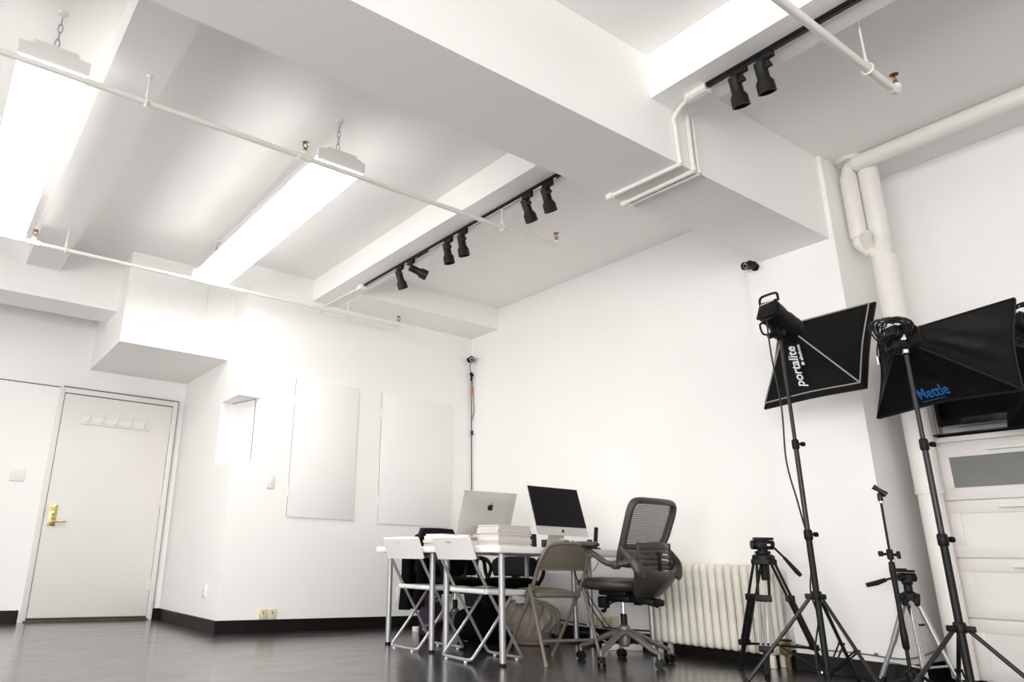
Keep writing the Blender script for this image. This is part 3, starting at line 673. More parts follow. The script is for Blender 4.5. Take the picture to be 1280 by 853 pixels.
# outer yoke shell
def yk(u, v):
    """shell from under the seat up to the sides: u across -1..1, v up"""
    x = (u*2-1); k = v
    y = -.22-.145*math.sin(min(1, k)*PI*.60)*(1-.30*x*x)+.02*x*x
    return (x*(.10+.150*k**.5), y, .415+.17*k+.075*x*x*k)
b = MB(); b.grid(yk, 18, 12, .014); obj('back_shell', b, GREYP, t, world=False, ang=70)
for s in (-1, 1):
    b = MB(); b.tube(smooth([(s*.17, -.325, .545), (s*.215, -.320, .605), (s*.236, -.265, .670), (s*.240, -.205, .735)], 4), [.020, .025, .027, .027, .027, .026, .025, .024, .022, .020, .018, .016, .013], 12, flat=(1.25, .65), up=(0, 0, 1)); obj('yoke', b, GREYP, t, world=False, ang=60)
    x = s*.285
    b = MB(); b.lathe([(.018, -.028), (.027, -.022), (.028, .018), (.02, .024)], (x, -.205, .618), (1, 0, 0), 20)
    b.tube([(s*.235, -.27, .635), (x, -.205, .618)], .020, 10)
    b.tube(smooth([(x, -.205, .618), (x, -.12, .632), (x, -.02, .688), (x, .05, .722)], 4), [.026]*4+[.024]*4+[.020]*4+[.016], 12, flat=(.75, 1.1))
    ar = obj('armrest', b, GREYP, t, world=False, ang=60)
    b = MB(); rbox(b, (x, .085, .746), (.10, .30, .040), 2.6); obj('arm_pad', b, SEATM, ar, world=False, ang=80)
# lumbar slats behind the mesh
for k in range(5):
    z = .60+k*.034; b = MB()
    pts = [((q*2-1)*(.165-.004*k), -.285-.055*(1-(q*2-1)**2)-.0*k, z+.006*(1-(q*2-1)**2)) for q in [i/12 for i in range(13)]]
    b.tube(pts, .012 if k < 4 else .021, 10, flat=(1.1, .35), up=(0, 0, 1)); obj('lumbar_slat', b, GREYP, t, world=False, ang=60)
for s in (-.155, .165):
    b = MB(); b.box((s, -.285, .665), (.016, .018, .20), None, .005); obj('lumbar_post', b, GREYP, t, world=False)
b = MB(); b.box((-.02, -.342, .64), (.035, .012, .13), None, .004); obj('lumbar_knob', b, BLKP, t, world=False)

# ------------------------------------------------------------------ black office chairs behind the tables
def black_chair(label, loc, rz, zt, a0):
    t = thing('office_chair', label, 'chair', loc, (0, 0, rz), group='black office chairs behind the tables')
    star(t, GREYD, .30, a0)
    b = MB(); rbox(b, (0, .02, .455), (.48, .47, .08), 3.2); obj('seat', b, DARKF, t, world=False, ang=80)
    b = MB(); b.box((0, 0, .395), (.22, .26, .04), None, .01); obj('tilt_mechanism', b, BLKP, t, world=False)
    def bs(u, v):
        x = u*2-1; k = v; hw = (.20+.025*math.sin(k*PI))*(1-.12*max(0, k-.8)/.2)
        return (x*hw, -.25-.05*k-.02*(1-x*x), .50+(zt-.50)*k)
    b = MB(); b.grid(bs, 14, 12, .045); b.box((0, -.27, .46), (.07, .03, .14), None, .01); obj('backrest', b, FAB, t, world=False, ang=60)
    for s in (-1, 1):
        b = MB(); b.tube(smooth([(s*.22, -.16, .43), (s*.265, -.20, .52), (s*.275, -.17, .62), (s*.275, -.05, .655), (s*.275, .10, .64), (s*.265, .17, .56), (s*.22, .13, .43)], 5), .016, 10, flat=(1, 1.2)); obj('armrest', b, BLKP, t, world=False)
    return t
black_chair('black office chair with a black jacket over its back, behind the far table', (4.04, 5.30, 0), D(180), .905, 63)
black_chair('low black office chair between the far table and the room corner', (4.52, 5.12, 0), D(128), .665, 20)
# jacket draped over the first black chair's back
def jk(u, v):
    fold = .022*math.sin(u*26+v*3)+.014*math.sin(u*51+1.3)+.01*math.sin(v*14+u*9)
    zt = .89-.05*(2*u-1)**4
    bot = .20+.13*(1/(1+math.exp(-(u-.36)*16)))
    s = v*2
    if s < 1: z = .50+(zt-.50)*s; y = 5.495-.012*math.sin(s*3)+.4*fold*(1-s)
    else: z = zt+(bot-zt)*(s-1)**1.05; y = 5.665+.035*min(1, (s-1)*3)+fold*(s-1)*1.6
    if .92 < s < 1.0: y += (s-.92)/.08*.05
    k = min(1, max(0, (.91-z)/.22)); x0, x1 = 3.90-.15*k, 4.24+.20*k
    return (x0+(x1-x0)*u, y, z)
b = MB(); b.grid(jk, 48, 40, .012); tag(obj('jacket', b, DARKF, ang=80), 'black jacket hanging over the back of a black office chair', 'jacket')
b = MB(); b.tube(smooth([(3.80, 5.47, .80), (3.765, 5.43, .62), (3.775, 5.44, .45), (3.74, 5.47, .22)], 6), [.05]*6+[.048]*6+[.05]*6+[.035], 14, flat=(1, .7))
tag(obj('garment_sleeve', b, DARKF, ang=80), 'long black garment sleeve hanging at the left of the jacket chair', 'clothing')

# ------------------------------------------------------------------ things under the tables
t = thing('computer_box', 'slim dark purple box standing under the far table by the jacket', 'box', (4.02, 5.62, 0))
b = MB(); b.bb(3.95, 4.09, 5.56, 5.72, .0, .34, .004); obj('carton', b, PURP, t)
b = MB(); b.bb(3.975, 4.065, 5.557, 5.561, .285, .289); b.bb(3.975, 4.05, 5.557, 5.561, .272, .275); b.lathe([(.009, 0), (.009, .002)], (4.02, 5.561, .315), (0, -1, 0), 12); obj('printed_lines', b, WINK, t)
b = MB(); b.bb(3.98, 4.14, 5.80, 5.87, 0, .045, .006); tag(obj('power_strip', b, WPL), 'white power strip on the floor by the back wall behind the chairs', 'power strip')
b = MB(); rbox(b, (4.12, 4.95, .13), (.62, .34, .26), 3.0); tag(obj('duffel_bag', b, DARKF, ang=80), 'black bag lying on the floor under the far table', 'bag')
t = thing('storage_tub', 'dark grey glossy plastic tub on top of the black bag under the table', 'tub', (4.12, 4.95, .262))
b = MB(); b.prism([(3.95, 4.85, .40), (4.30, 4.85, .40), (4.26, 4.87, .262), (3.99, 4.87, .262)], (0, .22, 0)); obj('tub', b, TVB, t)
b = MB(); b.bb(3.935, 4.315, 4.835, 5.085, .40, .418, .005); obj('lid', b, BLKP, t)
# bin with cloudy liner
t = thing('waste_bin', 'low waste bin with a cloudy plastic liner bulging over it under the tables', 'bin', (4.30, 4.62, 0))
b = MB(); b.lathe([(.13, 0), (.145, .01), (.165, .18), (.168, .30), (.160, .30), (.155, .18), (.135, .02)], (4.30, 4.62, 0), (0, 0, 1), 28); obj('bin_body', b, mat('taupe_bin_plastic', (120, 108, 100), .5), t)
def lin(u, v):
    a = 2*PI*u; r = .172+.05*math.sin(v*PI)*(1+.35*math.sin(a*5+v*4))+.012*math.sin(a*13+v*9)
    z = .315-.23*v+.02*math.sin(a*3)
    if v < .12: r -= .03*(1-v/.12)
    return (4.30+r*math.cos(a)+.05*v*max(0, math.cos(a-.2)), 4.62+r*math.sin(a), z)
b = MB(); b.grid(lin, 60, 18, cu=True); obj('bin_liner', b, BAGM, t, ang=80)
# cables and adapters under the right end of the tables
b = MB(); b.tube(smooth([(4.52, 4.35, .66), (4.56, 4.36, .52), (4.62, 4.33, .40), (4.66, 4.30, .28), (4.78, 4.28, .14), (4.86, 4.2, .02)], 6), .0045, 8)
b.tube(smooth([(4.60, 4.30, .66), (4.63, 4.30, .50), (4.60, 4.30, .42), (4.70, 4.25, .25), (4.74, 4.15, .10), (4.80, 4.1, .015)], 6), .004, 8)
tag(obj('computer_cables', b, CABLEB), 'black computer cables hanging from the near table to the floor', 'cable')
b = MB(); b.tube(smooth([(4.42, 4.12, .675), (4.50, 4.2, .60), (4.60, 4.22, .57), (4.66, 4.2, .64)], 6), .004, 8); b.tube(smooth([(4.70, 4.4, .16), (4.74, 4.35, .10), (4.80, 4.30, .03), (4.84, 4.2, .012)], 5), .005, 8)
tag(obj('charger_cable', b, WPL), 'white charger cable looping under the near table', 'cable')
for k, (y, lb) in enumerate(((4.50, 'ivory plug adapter low on the right wall, farthest from the radiator'), (4.42, 'ivory plug adapter low on the right wall, middle of three'), (4.34, 'ivory plug adapter low on the right wall, nearest the radiator'))):
    b = MB(); b.box((XB-.035, y, .155+.01*k), (.055, .05, .075), None, .006); tag(obj('plug_adapter', b, BEIGEP), lb, 'adapter', 'plug adapters on the right wall')
t = thing('power_strip', 'white power strip with a red switch on the floor behind the grey chair', 'power strip', (4.68, 4.03, 0), (0, 0, D(-33)))
b = MB(); b.box((0, 0, .022), (.30, .055, .044), None, .006); obj('case', b, WPL, t, world=False)
b = MB(); b.box((-.11, -.004, .046), (.03, .02, .008), None, .002); b.box((-.11, -.029, .024), (.03, .006, .02), None, .002); obj('switch', b, RED, t, world=False, label='red switch')
b = MB()
for k in range(4): b.box((-.05+.055*k, 0, .045), (.028, .03, .003))
obj('socket', b, GAP, t, world=False)
for k, (x, y, w, lb) in enumerate(((4.83, 4.00, .10, 'black power brick on the floor beside the white power strip'), (4.93, 3.93, .12, 'black power brick on the floor by the radiator end'))):
    b = MB(); b.box((x, y, .025), (w, .06, .05), rmat(-.5), .008); tag(obj('power_brick', b, BLKP), lb, 'power brick', 'power bricks under the table')
b = MB(); b.bb(4.80, 4.98, 4.46, 4.62, 0, .08, .01); tag(obj('junction_box', b, BLKP), 'black box on the floor by the right wall under the tables', 'box')
b = MB(); b.tube(smooth([(4.97, 4.8, .13), (4.975, 4.4, .12), (4.97, 4.0, .13), (4.975, 3.85, .14)], 6), .006, 8); b.tube(smooth([(4.975, 5.6, .12), (4.97, 5.2, .15), (4.975, 4.8, .13)], 6), .006, 8)
tag(obj('wall_cable', b, CABLEB), 'black cable running along the right wall above the baseboard', 'cable')

# ------------------------------------------------------------------ computers
def apple(b, M_, c, s):
    """bitten-fruit mark as flat prisms; M_ 3x3 with x right z up"""
    pts = []
    out = [(0, .36), (.10, .41), (.24, .42), (.37, .35), (.42, .28), (.33, .17), (.30, .04), (.34, -.10), (.45, -.18), (.38, -.34), (.26, -.48), (.14, -.49), (0, -.44), (-.14, -.49), (-.26, -.47), (-.38, -.30), (-.45, -.10), (-.44, .12), (-.36, .30), (-.24, .40), (-.10, .41)]
    b.prism([M_ @ V((x*s, 0, z*s*.9))+c for x, z in out], M_ @ V((0, -.0012, 0)))
    leaf = [(.0, .46), (.02, .58), (.09, .68), (.18, .72), (.17, .60), (.10, .50)]
    b.prism([M_ @ V((x*s, 0, z*s*.9))+c for x, z in leaf], M_ @ V((0, -.0012, 0)))
def computer(label, c, yaw, pitch, foot):
    """c: centre of the front face, panel .528 x .385, faces local -y"""
    M_ = rmat(yaw, pitch); c = V(c)
    t = thing('desktop_computer', label, 'computer', foot, (0, 0, 0))
    w, h = .528, .385
    # aluminium shell, thicker in the middle of its back
    def sh(u, v):
        x = (u*2-1); z = (v*2-1); bulge = .006+.032*max(0, (1-x**4))*max(0, (1-z**4))
        return M_ @ V((x*w/2, bulge, z*h/2))+c
    b = MB(); b.grid(sh, 20, 16); b.faces([M_ @ V(p)+c for p in ((-w/2, 0, -h/2), (w/2, 0, -h/2), (w/2, 0, h/2), (-w/2, 0, h/2), (-w/2, .006, -h/2), (w/2, .006, -h/2), (w/2, .006, h/2), (-w/2, .006, h/2))], [(0, 1, 2, 3), (0, 4, 5, 1), (1, 5, 6, 2), (2, 6, 7, 3), (3, 7, 4, 0)])
    obj('shell', b, ALU, t, ang=60)
    zc = -h/2+.067
    b = MB(); b.faces([M_ @ V((x, -.001, z))+c for x, z in ((-w/2+.002, zc), (w/2-.002, zc), (w/2-.002, h/2-.002), (-w/2+.002, h/2-.002))]+[M_ @ V((x, -.004, z))+c for x, z in ((-w/2+.002, zc), (w/2-.002, zc), (w/2-.002, h/2-.002), (-w/2+.002, h/2-.002))], [(3, 2, 1, 0), (4, 5, 6, 7), (0, 1, 5, 4), (1, 2, 6, 5), (2, 3, 7, 6), (3, 0, 4, 7)])
    obj('screen', b, SCRN, t, label='black glass screen')
    b = MB(); apple(b, M_, M_ @ V((0, -.002, -h/2+.034))+c, .030); obj('front_logo', b, LOGO, t)
    b = MB(); apple(b, M_ @ Matrix.Rotation(PI, 3, 'Z'), M_ @ V((0, .0385, .065))+c, .062); obj('rear_logo', b, LOGO, t)
    # L shaped foot
    f = V(foot); Rz = rmat(yaw); hinge = M_ @ V((0, .03, -.09))+c
    def q(x, y, z): return Rz @ V((x, y, 0))+V((f.x, f.y, z))
    hw = .082; hl = (Rz.inverted() @ (hinge-f)); th = .006
    prof = [(-.085, .722), (.10, .722), (.108, .728), (.109, .74), (hl.y+.005, hinge.z), (hl.y+.005-th, hinge.z), (.10, .745), (.095, .733), (.085, .7285), (-.085, .7285)]
    b = MB(); b.prism([q(-hw, y, z) for y, z in prof], Rz @ V((hw*2, 0, 0))); obj('stand', b, ALU, t)
    return t
computer('all-in-one desktop computer with black screen facing the camera, on the near table', (4.17, 4.149, 1.01), D(-1.6), D(-16.6), (4.17, 4.10, .721))
computer('silver all-in-one desktop computer seen from behind, on the far table', (4.144, 4.985, 1.026), D(-8.6+180), D(-23), (4.15, 5.02, .721))

# stack of magazines at the near table corner
random.seed(3)
z = .7205; cols = [(236, 234, 231), (222, 216, 210), (240, 239, 238), (205, 196, 192), (230, 226, 222), (196, 188, 186)]
pm = [mat('paper_%s' % n_, c_, .6, var=.03, scale=30) for n_, c_ in zip(('white', 'cream', 'bright', 'grey', 'pale', 'dull'), cols)]
desc = ['lowest', 'second lowest', 'third from the bottom', 'fourth from the bottom', 'fifth from the bottom', 'sixth from the bottom', 'middle', 'sixth from the top', 'fifth from the top', 'fourth from the top', 'third from the top', 'second from the top', 'topmost']
for k in range(13):
    h = random.choice((.008, .010, .012, .0095)); dx, dy = random.uniform(-.006, .006), random.uniform(-.006, .006)
    L_ = .288+random.uniform(-.006, .010)
    t = thing('magazine', 'magazine in the tall stack on the near table corner, '+desc[k], 'magazine', (3.325+dx, 3.82+dy, z), (0, 0, random.uniform(-.03, .03)), 'magazines in the tall stack on the near table')
    m1, m2 = pm[(k*5) % 6], pm[(k*3+1) % 6]
    b = MB(); b.box((0, 0, h/2), (L_-.006, .208, h-.002)); obj('pages', b, m2, t, world=False)
    b = MB(); b.box((0, 0, h-.0009), (L_, .214, .0016)); b.box((0, 0, .0009), (L_, .214, .0016)); b.box((0, .1065, h/2), (L_, .002, h)); obj('cover', b, m1, t, world=False)
    z += h+.0004
# flatter papers on the far table under and beside the rear computer
z = .7205
for k, (x, y, w, d, h, ci, lb) in enumerate(((3.45, 4.62, .30, .22, .030, 3, 'thick dull book lowest in the low pile on the far table'), (3.44, 4.63, .29, .21, .022, 1, 'cream brochure in the middle of the low pile on the far table'), (3.44, 4.62, .28, .21, .026, 0, 'white book in the middle of the low pile on the far table'), (3.45, 4.62, .28, .20, .014, 2, 'white sheets topmost on the low pile on the far table'))):
    b = MB(); b.box((x, y, z+h/2), (w, d, h), rmat(.06*(k-1)), .002); tag(obj('book', b, pm[ci]), lb, 'book', 'low pile of papers on the far table'); z += h+.0005
z = .7205
BR = mat('brown_pink_cover', (176, 150, 138), .6, var=.05)
for k, (x, y, w, d, h, m_, lb) in enumerate(((3.68, 4.66, .33, .24, .055, pm[0], 'thick white folder lowest under the brown notebook on the far table'), (3.69, 4.66, .33, .24, .022, BR, 'brownish pink notebook on the far table in front of the rear computer'), (3.68, 4.66, .30, .22, .014, pm[1], 'cream pad lying on the brownish notebook on the far table'))):
    b = MB(); b.box((x, y, z+h/2), (w, d, h), rmat(-.05*k), .002); tag(obj('notebook', b, m_), lb, 'notebook', 'notebooks before the rear computer'); z += h+.0005
# dark folder and box between the two computers
b = MB(); b.box((3.78, 4.16, .775), (.30, .06, .105), rmat(.1), .006); tag(obj('document_box', b, BLKP), 'small black document box beside the magazine stack on the near table', 'box')
b = MB(); b.box((3.75, 4.16, .840), (.26, .05, .020), rmat(.12), .004); tag(obj('notebook', b, BR), 'brown notebook lying on the small black document box', 'notebook')
b = MB(); b.bb(4.20, 4.49, 4.30, 4.38, .721, .80, .006); tag(obj('desk_box', b, TVB), 'low black box behind the foot of the near computer', 'box')
b = MB(); b.tube(smooth([(4.20, 4.17, .80), (4.24, 4.13, .80), (4.30, 4.08, .755), (4.36, 4.04, .727), (4.42, 4.03, .726)], 6), .005, 8); tag(obj('white_cable', b, WPL), 'white power cord behind the foot of the near computer', 'cable')
t = thing('phone_handset', 'black cordless phone handset standing at the right end of the near table', 'phone', (4.60, 4.18, .721))
b = MB(); b.box((4.60, 4.18, .735), (.07, .07, .028), None, .008); obj('charging_base', b, BLKP, t)
b = MB(); b.box((4.615, 4.18, .825), (.034, .022, .17), rmat(0, 0, .16), .008); obj('handset', b, BLKP, t)
b = MB(); b.lathe([(.014, 0), (.016, .01), (.016, .06), (.022, .075), (.020, .085)], (4.50, 4.14, .721), (0, 0, 1), 16); tag(obj('desk_gadget', b, BLKP), 'small black cup-shaped gadget between the near computer and the phone', 'gadget')

# ------------------------------------------------------------------ light stands
def leg_set(parent, c, zh, r, a0, zb, zcol, rleg=.0095, m=BLK, brace=True, n=3):
    """light stand legs: hub at zh, braces to a collar at zcol"""
    for k in range(n):
        a = D(a0+k*360/n); u = V((math.cos(a), math.sin(a), 0)); c3 = V((c[0], c[1], 0))
        h = c3+u*.035+V((0, 0, zh-.02)); f = c3+u*r+V((0, 0, .012))
        b = MB(); b.cyl(h, f, rleg, seg=12); L_ = obj('leg', b, GREYM if m is BLK else m, parent)
        b = MB(); dd = (f-h).normalized(); b.cyl(f-dd*.04, f+dd*.008, rleg*1.35, seg=12); obj('rubber_foot', b, BLKP, L_)
        if brace:
            mid = h.lerp(f, .52); cc = c3+u*.03+V((0, 0, zcol))
            side = V((-u.y, u.x, 0))*.012
            b = MB(); b.tube([cc+side, mid+side], .0045, 8); b.tube([cc-side, mid-side], .0045, 8); b.cyl(mid-side*1.4, mid+side*1.4, .006, seg=8); obj('brace', b, BLK, parent)
            b = MB(); b.lathe([(.006, 0), (.005, .004)], cc+side*1.5, side, 8); obj('rivet', b, CHROME, parent)
def light_stand(label, c, zh, ztop, r, a0, zcol, sections, brace=True):
    t = thing('light_stand', label, 'light stand', (c[0], c[1], 0), group='black light stands')
    x, y = c
    leg_set(t, c, zh, r, a0, 0, zcol, brace=brace)
    b = MB(); b.lathe([(.024, 0), (.026, .008), (.026, .038), (.022, .045)], (x, y, zh-.03), (0, 0, 1), 20)
    for k in range(3):
        a = D(a0+120*k); b.box((x+.036*math.cos(a), y+.036*math.sin(a), zh-.012), (.045, .026, .026), rmat(a), .004)
    obj('hub', b, BLKP, t)
    b = MB(); b.lathe([(.022, 0), (.024, .006), (.024, .030), (.020, .036)], (x, y, zcol-.02), (0, 0, 1), 20); obj('brace_collar', b, BLKP, t)
    r_ = .0165; z0 = zcol-.03
    for k, z1 in enumerate(sections):
        b = MB(); b.cyl((x, y, z0), (x, y, z1), r_, seg=20); obj('tube', b, BLK if k == 0 else GREYM, t)
        if k < len(sections)-1:
            b = MB(); b.lathe([(r_+.002, 0), (r_+.006, .006), (r_+.006, .045), (r_+.002, .055)], (x, y, z1-.03), (0, 0, 1), 20)
            b.cyl((x, y, z1), (x+.035, y-.02, z1), .006, seg=10); b.cyl((x+.03, y-.018, z1), (x+.045, y-.027, z1), .013, seg=12); obj('clamp', b, BLKP, t)
        z0 = z1-.02; r_ -= .003
    return t
light_stand('tall black light stand with the white-piped softbox, beside the black video tripod', (4.11, 2.18), .49, 1.96, .41, 6, .105, (.80, 1.30, 1.955))
light_stand('black light stand with the wrinkled softbox, in front of the white cabinet', (3.95, 1.476), .39, 1.66, .40, 30, .07, (.76, 1.20, 1.645))

# ------------------------------------------------------------------ softboxes
def softbox(name, c, e, w, h, dep, lip, matf, label, sag=.02):
    M_ = rmat(D(e[0]), D(e[1]), D(e[2])); c = V(c)
    t = thing(name, label, 'softbox', c, (0, 0, 0))
    def P(x, y, z): return M_ @ V((x, y, z))+c
    a = .055
    corners = [(-1, 1), (1, 1), (1, -1), (-1, -1)]
    b = MB()
    for k in range(4):
        (x0, z0), (x1, z1) = corners[k], corners[(k+1) % 4]
        def f(u, v):
            q0 = V((x0*w/2, 0, z0*h/2)).lerp(V((x1*w/2, 0, z1*h/2)), u); q1 = V((x0*a, -dep, z0*a)).lerp(V((x1*a, -dep, z1*a)), u)
            p = q0.lerp(q1, v); s_ = sag*math.sin(u*PI)*math.sin(v*PI); nn = V((-(z1-z0), 0, (x1-x0)))/2
            # cloth sags in between the rods
            edge = sag*.9*math.sin(u*PI)*(1-v)
            ins = V((p.x, 0, p.z)); ins = ins.normalized() if ins.length > 0 else ins
            rp = (.007*math.sin(u*17+v*5+k*2)+.003*math.sin(u*9-v*13+k)+(.003 if sag > .02 else 0)*math.sin((u-v)*23+k*3))*math.sin(v*PI)*math.sin(u*PI)
            return M_ @ (p-ins*(s_+edge)+V((0, s_*.6+rp*(sag/.02), 0)))+c
        b.grid(f, 22, 14)
        def g(u, v):
            q0 = V((x0*w/2, 0, z0*h/2)).lerp(V((x1*w/2, 0, z1*h/2)), u); ins = V((q0.x, 0, q0.z)).normalized()
            return M_ @ (q0-ins*(sag*.9*math.sin(u*PI))+V((0, lip*v, 0)))+c
        b.grid(g, 22, 2)
    obj('fabric_shell', b, matf, t, ang=30)
    b = MB()
    b.box(P(0, lip*.3, 0), (w-.012-2.4*sag, .004, h-.012-2.4*sag), M_); obj('diffusion_front', b, PAPW, t, label='white diffusion cloth')
    b = MB(); b.lathe([(.06, -.035), (.085, -.03), (.085, .0), (.06, .005)], P(0, -dep, 0), M_ @ V((0, 1, 0)), 24); obj('speed_ring', b, BLK, t)
    return t, P, M_
e1 = (-95.3, -26.6, -1.4); c1 = (4.434, 2.134, 1.87); w1 = .64; d1 = .27
t, P, M_ = softbox('softbox', c1, e1, w1, w1, d1, .014, FAB, 'square black softbox with white piping and lettering, tilted down on the tall stand', .012)
# piping along rods and rim, lying on the cloth
def rimpt(x0, z0, x1, z1, u, w, h, sag, off=0):
    q0 = V((x0*w/2, 0, z0*h/2)).lerp(V((x1*w/2, 0, z1*h/2)), u); ins = V((q0.x, 0, q0.z)).normalized()
    return P(*(q0-ins*(sag*.9*math.sin(u*PI)-off)))
cs = [(-1, 1), (1, 1), (1, -1), (-1, -1)]
def inset(k, u, v, w, h, dep, sag):
    (x0, z0), (x1, z1) = cs[k], cs[(k+1) % 4]; a = .055
    q0 = V((x0*w/2, 0, z0*h/2)).lerp(V((x1*w/2, 0, z1*h/2)), u); q1 = V((x0*a, -dep, z0*a)).lerp(V((x1*a, -dep, z1*a)), u); p = q0.lerp(q1, v)
    ins = V((p.x, 0, p.z)).normalized(); s_ = sag*math.sin(u*PI)*math.sin(v*PI); e_ = sag*.9*math.sin(u*PI)*(1-v)
    return P(*(p-ins*(s_+e_-.001)+V((0, s_*.6-.002, 0))))
b = MB()
for k in range(4):
    b.tube([inset(k, u/12, .085, w1, w1, d1, .012) for u in range(13)], .0042, 8)
    b.tube([inset(k, 0, .085, w1, w1, d1, .012), inset(k, 0, 1, w1, w1, d1, .012)], .0045, 8)
obj('piping', b, TRIM, t, label='silver white piping')
def text_on(parent, s, m, size, P0, xdir, updir, shear=0, name='lettering', depth=.0015, bold=0.0, sx=1.0):
    cu = bpy.data.curves.new(name, 'FONT'); cu.body = s; cu.size = size; cu.shear = shear; cu.extrude = depth; cu.offset = bold; cu.resolution_u = 3
    o = bpy.data.objects.new(name+'_tmp', cu); COL.objects.link(o)
    bpy.context.view_layer.update()
    me = bpy.data.meshes.new_from_object(o.evaluated_get(bpy.context.evaluated_depsgraph_get()))
    bpy.data.objects.remove(o); bpy.data.curves.remove(cu)
    X = V(xdir).normalized(); Y = (V(updir)-X*V(updir).dot(X)).normalized(); Z = X.cross(Y)
    inv = WM[parent].inverted()
    for v in me.vertices:
        v.co = inv @ (V(P0)+X*(v.co.x*sx)+Y*v.co.y+Z*v.co.z)
    me.name = name; me.materials.clear(); me.materials.append(m)
    r = bpy.data.objects.new(name, me); COL.objects.link(r); r.parent = parent; WM[r] = WM[parent]
    return r
TXT = []   # filled below
# bottom face of softbox 1: between corners (1,-1) and (-1,-1)
def face_pt(w, h, dep, k, u, v, off=.003, sag=.012):
    a = .055; (x0, z0), (x1, z1) = cs[k], cs[(k+1) % 4]
    q0 = V((x0*w/2, 0, z0*h/2)).lerp(V((x1*w/2, 0, z1*h/2)), u); q1 = V((x0*a, -dep, z0*a)).lerp(V((x1*a, -dep, z1*a)), u)
    p = q0.lerp(q1, v); e_1 = V((x1*w/2-x0*w/2, 0, z1*h/2-z0*h/2)); e_2 = V((x0*a-x0*w/2, -dep, z0*a-z0*h/2))
    n = e_1.cross(e_2).normalized()
    if n.y > 0: n = -n
    return p+n*off, n
n1 = V((-.943, .07, -.324)).normalized()
X1 = (V((4.179, 2.142, 1.910))-V((4.268, 2.154, 1.654))).normalized(); U1 = n1.cross(X1)
if U1.y < 0: U1 = -U1
text_on(t, 'portalite', WINK, .078, V((4.266, 2.152, 1.658))+n1*.005, X1, U1, .18, 'lettering', .001, .0014, .92)
text_on(t, 'elinchrom', WINK, .027, V((4.209, 2.112, 1.802))+n1*.005, X1, U1, 0, 'lettering', .001, .0008, .88)
q = V((4.218, 2.112, 1.776))+n1*.005; b = MB()
b.faces([q, q+X1*.018, q+X1*.018+U1*.018, q+U1*.018], [(0, 1, 2, 3)]); b.faces([q+n1*.001+X1*.005+U1*.004, q+n1*.001+X1*.013+U1*.004, q+n1*.001+X1*.013+U1*.008, q+n1*.001+X1*.005+U1*.008], [(0, 1, 2, 3)])
obj('logo_square', b, WINK, t)

# studio flash behind softbox 1
def flash(label, tip, ax, L, r, handle=True):
    ax = V(ax).normalized(); tip = V(tip); back = tip-ax*L
    t = thing('studio_flash', label, 'studio flash', tip-ax*L*.5)
    side = ax.cross(V((0, 0, 1))).normalized(); up = side.cross(ax).normalized()
    Mx = Matrix((side, ax, up)).transposed()
    b = MB(); b.lathe([(r*.8, 0), (r, .01), (r, L*.55), (r*1.08, L*.62), (r*1.12, L*.95), (r*.9, L)], back, ax, 28)
    for k in range(5): b.box(back+ax*(L*.3)+up*(r*.9)+side*(r*.5*(k-2)/2), (.004, L*.42, .012), Mx)
    obj('housing', b, BLKP, t, label='black ribbed housing')
    b = MB(); b.box(back-ax*.006, (r*1.55, .02, r*1.7), Mx, .008); obj('control_panel', b, BLK, t)
    b = MB()
    for k in range(6): b.box(back-ax*.018+side*((k-2.5)*r*.2)+up*(r*(.52+.03*k)), (r*.11, .003, r*.14), Mx)
    for k in range(3): b.box(back-ax*.018+side*((k-.5)*r*.26)+up*(r*.76), (r*.16, .003, r*.12), Mx)
    obj('panel_markings', b, WINK, t, label='small white panel markings')
    if handle:
        b = MB(); b.tube(smooth([back+side*r*.80+up*r*.75-ax*.0, back+side*r*.80+up*r*1.15-ax*.015, back+side*r*.55+up*r*1.42-ax*.02, back-side*r*.55+up*r*1.42-ax*.02, back-side*r*.80+up*r*1.15-ax*.015, back-side*r*.80+up*r*.75], 4), .0075, 10); obj('handle', b, BLK, t)
    b = MB(); b.box(back+ax*L*.55-up*(r+.02), (.05, .06, .05), Mx, .008); b.cyl(back+ax*L*.55-up*(r+.03)-side*.05, back+ax*L*.55-up*(r+.03)+side*.05, .018, seg=16)
    b.tube(smooth([back+ax*L*.5-up*(r+.03)-side*.03, back+ax*L*.2-up*(r+.07)-side*.03, back-up*(r+.03)-side*.03, back+ax*.03-up*(r*.9)-side*.03], 4), .006, 8)
    obj('mount_bracket', b, BLK, t)
    return t, back
n_s1 = M_ @ V((0, 1, 0))
apex1 = V(c1)-n_s1*d1
flash('black studio flash with a carrying handle mounted behind the white-piped softbox', apex1-n_s1*.02, n_s1, .20, .074)
b = MB(); b.cyl((4.11, 2.18, 1.94), (4.11, 2.178, 2.00), .017, seg=16); b.lathe([(.02, 0), (.024, .01), (.024, .04), (.018, .05)], (4.11, 2.18, 1.925), (0, 0, 1), 18)
tag(obj('stand_adapter', b, BLKP), 'black swivel bracket joining the tall stand and its flash', 'bracket')
b = MB(); b.tube(smooth([(3.985, 2.175, 2.03), (3.98, 2.18, 1.98), (4.02, 2.20, 1.80), (4.06, 2.205, 1.50), (4.08, 2.23, 1.2), (4.13, 2.22, .95), (4.24, 2.25, .70), (4.22, 2.27, .50), (4.28, 2.28, .36), (4.30, 2.33, .20), (4.28, 2.32, .06), (4.25, 2.25, .006), (4.05, 2.1, .006)], 6), .0048, 8)
tag(obj('power_cable', b, CABLEB), 'thin black power cable hanging from the tall stand flash to the floor', 'cable')

